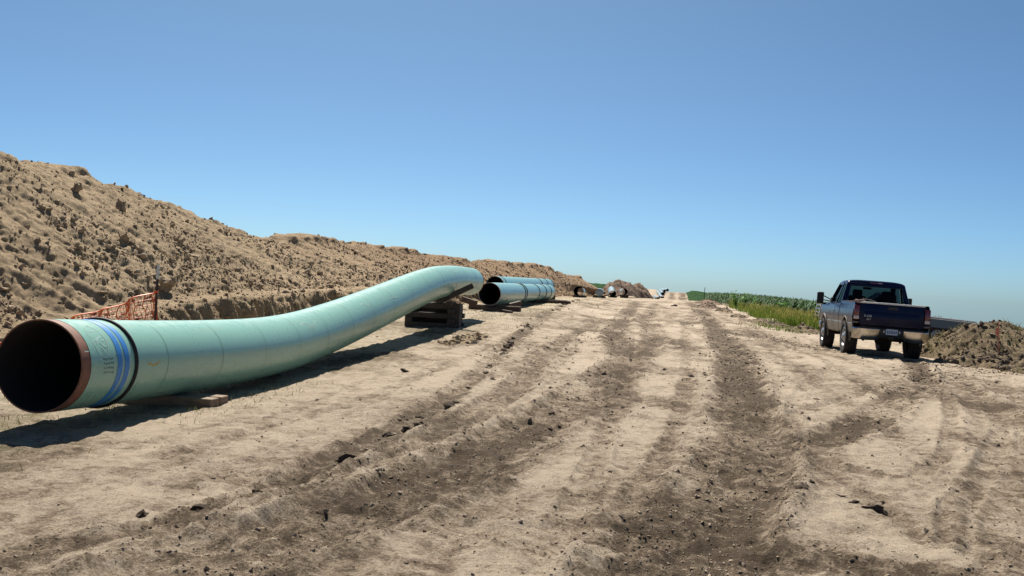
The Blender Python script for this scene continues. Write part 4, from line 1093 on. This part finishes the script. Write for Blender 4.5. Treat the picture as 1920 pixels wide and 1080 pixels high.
# ------------------------------------------------------------------ trucks
def xo(z):
    return float(np.interp(z, [0.45, 0.60, 0.80, 1.0, 1.15, 1.30, 1.45], [0.93, 0.965, 0.99, 1.0, 0.99, 0.965, 0.93]))
def skin(name, side, y0, y1, zlo, zhi, arches, mat, parent, inset=0.0, thick=0.03, label=None, hw=xo):
    m = MB(); ys_ = np.linspace(y0, y1, max(2, int((y1 - y0) / 0.025) + 1)); nz = 9
    cols = []
    for y in ys_:
        lo = zlo
        for (ya, za, ra) in arches:
            d = abs(y - ya)
            if d < ra: lo = max(lo, za + math.sqrt(ra * ra - d * d))
        if lo > zhi - 0.006: cols.append(None); continue
        cols.append([(side * (hw(z) - inset), y, z) for z in np.linspace(lo, zhi, nz)])
    run = []
    def flush():
        if len(run) > 1:
            m.grid(run)
    for c in cols + [None]:
        if c is None:
            flush(); run = []
        else: run.append(c)
    bmesh.ops.recalc_face_normals(m.bm, faces=m.bm.faces[:])
    o = m.build(name, mat, parent, True, label)
    so = o.modifiers.new("thickness", 'SOLIDIFY'); so.thickness = thick; so.offset = 0.0
    return o
def quad_frame(m, A, B, C, D, l, r, b, t):
    """frame faces of an opening in quad A B C D (bottom-left, bottom-right, top-right, top-left); returns the opening's corners"""
    A, B, C, D = map(Vector, (A, B, C, D))
    f = lambda u, v: (A * (1 - u) + B * u) * (1 - v) + (D * (1 - u) + C * u) * v
    a, b_, c, d = f(l, b), f(1 - r, b), f(1 - r, 1 - t), f(l, 1 - t)
    for q in ((A, B, b_, a), (B, C, c, b_), (C, D, d, c), (D, A, a, d)): m.quad(q)
    return a, b_, c, d
def wheel(parent, x, y, r=0.42, w=0.30, drop=0.0):
    s = 1 if x > 0 else -1
    wr = bpy.data.objects.new("wheel", None); link(wr, parent); wr.location = (x, y, r - drop); wr.empty_display_size = .1
    m = MB(); h = w / 2
    m.lathe([(r * .58, -h * .8), (r * .80, -h), (r * .93, -h * .96), (r * .985, -h * .80), (r, -h * .55), (r, -h * .38), (r * .975, -h * .36), (r * .975, -h * .26), (r, -h * .24), (r, h * .24), (r * .975, h * .26), (r * .975, h * .36), (r, h * .38), (r, h * .55), (r * .985, h * .80), (r * .93, h * .96), (r * .80, h), (r * .58, h * .8)], 'X', 40, closed=True)
    for k in range(36):                      # shoulder lugs
        a = 2 * math.pi * k / 36
        for sg in (-1, 1):
            m.box((sg * h * .74, r * .985 * math.cos(a), r * .985 * math.sin(a)), (h * .42, .035, .03), 0, Matrix.Rotation(a, 3, 'X') if False else None)
    m.build("tyre", M['tyre'], wr, True)
    m = MB(); fx_ = s * h * .55
    m.lathe([(r * .58, -h * .8), (r * .60, s * h * .82), (r * .55, s * h * .86), (r * .52, fx_), (r * .30, fx_ + s * .03), (r * .16, fx_ + s * .07), (r * .12, fx_ + s * .09), (.001, fx_ + s * .09)], 'X', 32)
    m.build("rim", M['alloy'], wr, True)
    m = MB()
    for k in range(8):
        a = 2 * math.pi * k / 8; m.tube([(fx_ + s * .012, r * .41 * math.cos(a), r * .41 * math.sin(a)), (fx_ + s * .028, r * .41 * math.cos(a), r * .41 * math.sin(a))], .032, 10)
    m.build("rim_hole", M['black'], wr)
    return wr
def text_mesh(name, body, size, mat, parent, loc, rot=(R(90), 0, 0), ex=0.003, shear=0.0):
    cu = bpy.data.curves.new(name, 'FONT'); cu.body = body; cu.size = size; cu.extrude = ex; cu.align_x = 'CENTER'; cu.shear = shear
    t = bpy.data.objects.new(name, cu); COL.objects.link(t)
    dg = bpy.context.evaluated_depsgraph_get(); me = bpy.data.meshes.new_from_object(t.evaluated_get(dg))
    bpy.data.objects.remove(t); me.materials.clear(); me.materials.append(mat)
    o = bpy.data.objects.new(name, me); link(o, parent); o.location = loc; o.rotation_euler = rot; return o

def cab(T, yr, yf, ytr, ytf, zb, zt, hwb, hwt, body, split=None, tint='glass'):
    m = MB(); panes = []
    br, bl, fr, fl = (hwb, yr, zb), (-hwb, yr, zb), (hwb, yf, zb), (-hwb, yf, zb)
    tr, tl, tfr, tfl = (hwt, ytr, zt), (-hwt, ytr, zt), (hwt, ytf, zt), (-hwt, ytf, zt)
    panes.append(("rear_window", quad_frame(m, bl, br, tr, tl, .06, .06, .10, .15)))
    panes.append(("windscreen", quad_frame(m, fr, fl, tfl, tfr, .06, .06, .05, .10)))
    for b0, b1, t1, t0 in ((fl, bl, tl, tfl), (br, fr, tfr, tr)):
        b0, b1, t1, t0 = map(Vector, (b0, b1, t1, t0))
        u = split if b0.y > b1.y else 1 - split
        bm_, tm = b0.lerp(b1, u), t0.lerp(t1, u)
        front_first = b0.y > b1.y
        panes.append(("side_window", quad_frame(m, b0, bm_, tm, t0, .05, .06, .06, .10)))
        panes.append(("side_window", quad_frame(m, bm_, b1, t1, tm, .06, .09, .06, .10)))
    rise = 0.075; rows = []
    for i in range(13):
        v = -1 + 2 * i / 12
        rows.append([(hwt * w_, ytr + (ytf - ytr) * (v + 1) / 2, zt + rise * max(0.0, 1 - abs(v) ** 7) ** 0.5 * max(0.0, 1 - abs(w_) ** 5) ** 0.5) for w_ in np.sin(np.linspace(-math.pi / 2, math.pi / 2, 19))])
    m.grid(rows)
    bmesh.ops.remove_doubles(m.bm, verts=m.bm.verts[:], dist=0.0005)
    bmesh.ops.recalc_face_normals(m.bm, faces=m.bm.faces[:])
    es = [e for e in m.bm.edges if len(e.link_faces) == 2 and e.calc_face_angle() > R(40) and abs(e.verts[0].co.z - e.verts[1].co.z) > 0.3]
    bmesh.ops.bevel(m.bm, geom=es, offset=0.05, segments=4, affect='EDGES', profile=0.5, clamp_overlap=True)
    o = m.build("cab_roof", body, T, True)
    so = o.modifiers.new("thickness", 'SOLIDIFY'); so.thickness = 0.035; so.offset = -1
    for nm, (a, b, c, d) in panes:
        n = (b - a).cross(d - a).normalized(); cen = (a + b + c + d) / 4
        inn = Vector((0, (yr + yf) / 2, zb + .3)) - cen
        if n.dot(inn) < 0: n = -n
        g = MB(); ex = 1.02
        q = [cen + (p - cen) * ex + n * 0.014 for p in (a, b, c, d)]
        g.quad(q); g.build(nm, M[tint], T)
    return o

def pickup():
    T = empty("pickup_truck", (5.87, 30.85, 0.02), (R(-0.5), R(1.6), R(0.6)))
    tag(T, "dark navy pickup truck with silver lower sides, seen from behind", "pickup truck")
    RA, FA = (-1.65, 0.44, 0.53), (1.95, 0.44, 0.53)
    two = 0.84
    for s in (-1, 1):
        o = skin("bed_side", s, -2.76, -0.72, two, 1.40, [RA], M['navy'], T); [skin("lower_panel", s, a_, b_, 0.56, two - .004, [RA], M['silver_tan'], o) for a_, b_ in ((-2.74, -1.65), (-1.65, -0.72))]
        o = skin("rear_door", s, -0.66, 0.08, two, 1.335, [], M['navy'], T); skin("lower_panel", s, -0.66, 0.08, 0.52, two - .004, [], M['silver_tan'], o)
        o = skin("front_door", s, 0.10, 1.22, two, 1.335, [], M['navy'], T); skin("lower_panel", s, 0.10, 1.22, 0.52, two - .004, [], M['silver_tan'], o)
        h = MB(); h.box((s * 1.0, 0.24, 1.12), (.035, .16, .035), .01); h.build("door_handle", M['black'], o)
        o = skin("front_fender", s, 1.24, 2.70, two, 1.28, [FA], M['navy'], T, hw=lambda z: xo(z) - 0.02); [skin("lower_panel", s, a_, b_, 0.54, two - .004, [FA], M['silver_tan'], o, hw=lambda z: xo(z) - 0.02) for a_, b_ in ((1.24, 1.95), (1.95, 2.70))]
        for (ya, za, ra) in (RA, FA):
            m = MB(); pts = []
            for a in np.linspace(-12, 192, 26):
                yy, zz = ya + (ra + .012) * math.cos(R(a)), za + (ra + .012) * math.sin(R(a)); pts.append((s * (xo(zz) - .002), yy, zz))
            m.tube(pts, 0.03, 6); m.build("wheel_arch_lip", M['silver_tan'], T, True)
        m = MB(); m.box((s * .995, -1.0, two), (.022, 3.4, .03), .006); m.build("side_moulding", M['silver_tan'], T)
        # tail lamp
        m = MB(); m.box((s * .915, -2.765, 1.125), (.15, .13, .40), .025); tl = m.build("tail_light", M['red_lens'], T, True)
        m = MB(); m.box((s * .915, -2.775, 0.99), (.135, .13, .09), .015); m.build("reversing_lens", M['clear_lens'], tl, True)
        m = MB(); m.box((s * .925, -2.76, 0.86), (.15, .09, .05), .012); m.build("lamp_trim", M['silver_tan'], T, True)
        # bed rail cap
        m = MB(); m.box((s * .905, -1.74, 1.412), (.10, 2.02, .022), .008); m.build("bed_rail", M['black'], T)
        # towing mirror
        mr = MB(); mr.box((s * 1.30, 1.02, 1.475), (.20, .11, .36), .035, seg=3); mo = mr.build("door_mirror", M['black'], T, True)
        mr = MB(); mr.tube([(s * .90, 1.0, 1.40), (s * 1.24, 1.03, 1.56)], .018, 6); mr.tube([(s * .90, 1.0, 1.38), (s * 1.24, 1.03, 1.42)], .018, 6); mr.build("mirror_arm", M['black'], mo)
        mr = MB(); mr.box((s * .945, 1.03, 1.42), (.06, .20, .20), .02); mr.build("mirror_foot", M['black'], mo)
        mr = MB(); mr.box((s * 1.30, 0.962, 1.49), (.15, .006, .28), .002); mr.build("mirror_glass", M['black'], mo)  # flat black stands in for a dark reflection in the glass
        # shock and spring hangers seen under the bed
        m = MB(); m.tube([(s * .50, -1.80, .34), (s * .46, -1.75, .72)], .035, 8); m.box((s * .55, -2.25, .52), (.06, .10, .26), .01); m.build("spring_hanger", M['under'], T)
    # tailgate
    m = MB(); m.box((0, -2.775, 1.09), (1.66, .06, .60), .018); tg = m.build("tailgate", M['navy'], T, True)
    m = MB(); m.box((0, -2.80, 1.02), (1.42, .03, .30), .014); m.build("stamped_panel", M['navy'], tg, True)
    m = MB(); m.box((0, -2.778, 1.405), (1.68, .10, .045), .02, seg=3); m.build("top_cap", M['rail_cap'], tg, True)
    m = MB(); m.box((0.02, -2.81, 1.29), (.26, .02, .09), .01); m.build("handle", M['black'], tg, True)
    text_mesh("badge", "F-250", .085, M['badge'], tg, (-0.62, -2.817, 1.015)); text_mesh("badge", "XLT", .06, M['badge'], tg, (-0.60, -2.817, .935), shear=.2)
    text_mesh("badge", "4x4", .075, M['rubber'], tg, (.64, -2.817, 1.0))
    # bumper
    m = MB()
    prof = [(.03, .47), (.0, .50), (-.03, .58), (-.055, .67), (-.06, .70), (-.045, .72), (.10, .725)]
    rows = []
    for x in np.linspace(-1.0, 1.0, 41):
        wrap = 0.16 * max(0, (abs(x) - .78) / .22) ** 2; lift = 0.05 * max(0, 1 - abs(abs(x) - .62) / .5)
        rows.append([(x, -2.86 + dy + wrap, z - (lift if z < .6 else 0) - (.03 if z < .6 else 0) + (0.07 if (abs(x) < .33 and z < .6) else 0)) for dy, z in prof])
    m.grid(rows); bo = m.build("rear_bumper", M['chrome'], T, True)
    so = bo.modifiers.new("thickness", 'SOLIDIFY'); so.thickness = .012
    m = MB(); m.box((0, -2.925, .655), (.62, .03, .15), .012); m.build("step_pad", M['black'], bo, True)
    m = MB(); m.box((0, -2.83, .745), (1.74, .14, .02), .006); m.build("step_tread", M['black'], bo)
    m = MB(); m.box((0, -2.945, .655), (.31, .012, .155), .004); pl = m.build("number_plate", M['plate'], bo)
    for k in range(6):
        m = MB(); m.box((-.115 + .046 * k, -2.9525, .650), (.026, .004, .07), 0); m.build("plate_mark", M['plate_ink'], pl)
    m = MB(); m.box((-.20, -2.945, .66), (.03, .02, .07), .006); m.box((.20, -2.945, .66), (.03, .02, .07), .006); m.build("plate_lamp", M['clear_lens'], bo)
    # bed
    m = MB(); m.box((0, -1.74, .86), (1.6, 2.0, .05)); m.box((0, -.75, 1.12), (1.7, .04, .5)); m.box((.82, -1.74, 1.1), (.04, 2.0, .5)); m.box((-.82, -1.74, 1.1), (.04, 2.0, .5)); m.build("cargo_bed", M['under'], T)
    # cab
    m = MB(); m.box((0, -.665, 1.1), (1.84, .03, .48)); m.box((0, .55, .60), (1.8, 2.3, .10)); m.build("cab_floor", M['navy'], T)
    cab(T, -.66, 1.42, -.54, .66, 1.335, 1.965, .935, .775, M['navy'], split=.58)
    m = MB(); m.box((0, -.535, 1.992), (.36, .05, .035), .01); o = m.build("brake_light", M['red_lens'], T, True)
    m = MB(); m.box((.11, -.552, 1.997), (.10, .03, .02), .006); m.build("cargo_lamp", M['clear_lens'], o, True)
    # hood, grille, front bumper
    m = MB(); rows = []
    for y in np.linspace(1.30, 2.74, 14):
        rows.append([(x, y, 1.30 + .06 * (1 - (x / .95) ** 2) - .10 * ((y - 1.3) / 1.44) ** 2 - .10 * max(0, (y - 2.5) / .24) ** 2) for x in np.linspace(-.94, .94, 15)])
    m.grid(rows); m.build("hood", M['navy'], T, True)
    m = MB(); m.box((0, 2.70, .98), (1.8, .10, .44), .03); m.build("grille", M['chrome'], T, True)
    m = MB(); m.box((0, 2.80, .64), (2.0, .18, .22), .05); m.build("front_bumper", M['chrome'], T, True)
    for s in (-1, 1):
        m = MB(); m.box((s * .80, 2.73, 1.0), (.26, .08, .24), .03); m.build("headlight", M['clear_lens'], T, True)
    # interior
    for s in (-1, 1):
        m = MB(); m.box((s * .42, .22, 1.05), (.52, .56, .20), .06); m.box((s * .42, -.06, 1.33), (.50, .16, .56), .06); st = m.build("seat", M['seat'], T, True)
        m = MB(); m.box((s * .42, -.08, 1.69), (.28, .11, .20), .05, seg=3); m.build("headrest", M['seat'], st, True)
    m = MB(); m.box((0, 1.1, 1.28), (1.75, .40, .24), .06); m.build("dashboard", M['seat'], T, True)
    m = MB(); m.tube([(-.42 + .19 * math.cos(a), .78 + .05 * math.sin(a), 1.40 + .18 * math.sin(a)) for a in np.linspace(0, 6.283, 21)], .016, 6); m.build("steering_wheel", M['black'], T, True)
    m = MB(); m.box((.0, .70, 1.86), (.25, .03, .07), .012); m.build("interior_mirror", M['black'], T, True)
    # running gear
    for x in (-.86, .86):
        for y in (-1.65, 1.95): wheel(T, x, y, 0.46, 0.34, 0.05)
    m = MB(); m.tube([(-.8, -1.65, .42), (.8, -1.65, .42)], .055, 10)
    m.lathe([(.02, -.17), (.12, -.14), (.17, -.04), (.18, .04), (.13, .13), (.02, .17)], 'X', 16, (0.0, -1.65, .42)); m.build("rear_axle", M['under'], T, True)
    m = MB(); m.tube([(-.8, 1.95, .42), (.8, 1.95, .42)], .055, 10); m.lathe([(.02, -.15), (.13, -.1), (.15, 0), (.13, .1), (.02, .15)], 'X', 16, (.25, 1.95, .40)); m.build("front_axle", M['under'], T, True)
    m = MB(); m.box((-.45, -.1, .66), (.09, 5.3, .16)); m.box((.45, -.1, .66), (.09, 5.3, .16)); m.box((0, .9, .62), (.7, 1.6, .25), .05); m.box((0, -1.7, .76), (1.24, 2.0, .14), .03); m.build("chassis", M['under'], T)
    m = MB(); m.box((0, 1.95, .90), (1.3, 1.3, .4), .05); m.build("engine_bay", M['under'], T)
    m = MB(); m.box((0, -2.70, .52), (1.3, .12, .10), .02); m.box((0, -2.84, .50), (.12, .22, .09), .01); m.build("tow_hitch", M['under'], T)
    MB._cap = True
    m = MB(); m.lathe([(.12, -.11), (.33, -.12), (.37, -.05), (.37, .05), (.33, .12), (.12, .11)], 'Z', 28, (0.0, -2.25, .63)); m.build("spare_wheel", M['tyre'], T, True)
    MB._cap = False
    m = MB(); m.tube([(.62, -.9, .55), (.66, -2.0, .55), (.80, -2.55, .52), (.93, -2.62, .50)], .04, 10); m.build("exhaust_pipe", M['alloy'], T, True)
    m = MB(); m.tube([(.86, 1.3, 1.3), (.85, 1.27, 2.1)], .006, 5); m.build("aerial", M['black'], T)
    return T
truck = pickup()

# something soft thrown over the bed's rear corner
rp = empty("strap_bundle", (5.93 - .84, 28.15, 1.45)); tag(rp, "bundled tan strap lying on the rear left corner of the pickup bed", "strap")
m = MB(); rr2 = random.Random(4)
for k in range(7):
    a0 = rr2.uniform(0, 6.28); pts = [(.02 + rr2.uniform(.06, .15) * math.cos(a0 + t), .08 * math.sin(a0 + t * 1.1), .02 + .03 * math.sin(t * .5 + k) + .006 * k) for t in np.linspace(0, 5.5, 14)]
    m.tube(pts, .016, 6)
m.tube([(-.1, 0, .06), (-.2, 0, .02), (-.26, -.02, -.02)], .016, 6); m.tube([(.1, 0, .12), (.30, .02, .09), (.45, .02, .03)], .012, 6)
m.build("strap", M['rope'], rp, True)

def flatbed():
    T = empty("flatbed_truck", (9.65, 46.0, -0.22), (R(3.8), 0, R(88)))
    tag(T, "dark flatbed truck parked crossways behind the navy pickup", "truck")
    RA, FA = (-1.75, 0.44, 0.54), (2.0, 0.44, 0.54)
    for s in (-1, 1):
        skin("door", s, -.05, 1.25, .55, 1.34, [], M['navy'], T); skin("front_fender", s, 1.27, 2.85, .55, 1.28, [FA], M['navy'], T)
        m = MB(); m.box((s * .82, 2.86, 1.02), (.26, .10, .24), .03); m.build("headlight", M['clear_lens'], T, True)
        # brush guard wrapping the corner
        m = MB()
        for z in (.66, .82, .98, 1.14): m.tube([(s * .05, 3.14, z), (s * .75, 3.12, z), (s * .99, 3.0, z), (s * 1.03, 2.75, z)], .03, 8)
        m.tube([(s * .75, 3.12, .5), (s * .75, 3.12, 1.22)], .035, 8); m.tube([(s * 1.02, 2.8, .6), (s * 1.02, 2.8, 1.18)], .03, 8); m.build("brush_guard", M['chrome'], T, True)
        m = MB(); m.box((s * 1.18, -1.55, .96), (.06, 3.3, .40), .012); sd = m.build("deck_side", M['steel_blue'], T)
        m = MB(); m.tube([(s * 1.20, -3.2, 1.19), (s * 1.20, .1, 1.19)], .022, 8); m.box((s * 1.215, -1.55, 1.135), (.03, 3.3, .035), .006); m.build("deck_rail", M['steel_rail'], sd)
        for y in (-1.75, 2.0): wheel(T, s * .88, y)
    m = MB(); m.box((0, -1.55, 1.10), (2.30, 3.3, .08), .01); m.box((0, -3.21, .98), (2.36, .04, .34), .01); m.build("deck", M['steel_blue'], T)
    m = MB()
    for x in np.linspace(-1.1, 1.1, 8): m.tube([(x, .12, 1.1), (x, .12, 1.85)], .025, 6)
    m.tube([(-1.1, .12, 1.85), (1.1, .12, 1.85)], .035, 6); m.build("headache_rack", M['under'], T)
    m = MB(); m.box((0, .0, 1.0), (1.84, .04, .7)); m.box((0, 2.1, .9), (1.4, 1.4, .5), .05); m.box((0, -.2, .64), (1.0, 5.6, .18)); m.box((0, -1.75, .80), (1.1, 2.6, .22)); m.build("chassis", M['under'], T)
    cab(T, -.03, 1.45, .05, .75, 1.34, 1.90, .93, .76, M['navy'], split=.6)
    m = MB(); rows = []
    for y in np.linspace(1.35, 2.88, 12):
        rows.append([(x, y, 1.30 + .06 * (1 - (x / .95) ** 2) - .08 * ((y - 1.35) / 1.5) ** 2) for x in np.linspace(-.94, .94, 13)])
    m.grid(rows); m.build("hood", M['navy'], T, True)
    m = MB(); m.box((0, 2.85, 1.0), (1.5, .10, .40), .03); m.build("grille", M['chrome'], T, True)
    m = MB(); m.box((0, 2.98, .62), (2.05, .2, .22), .05); m.build("front_bumper", M['chrome'], T, True)
    return T
flatbed()
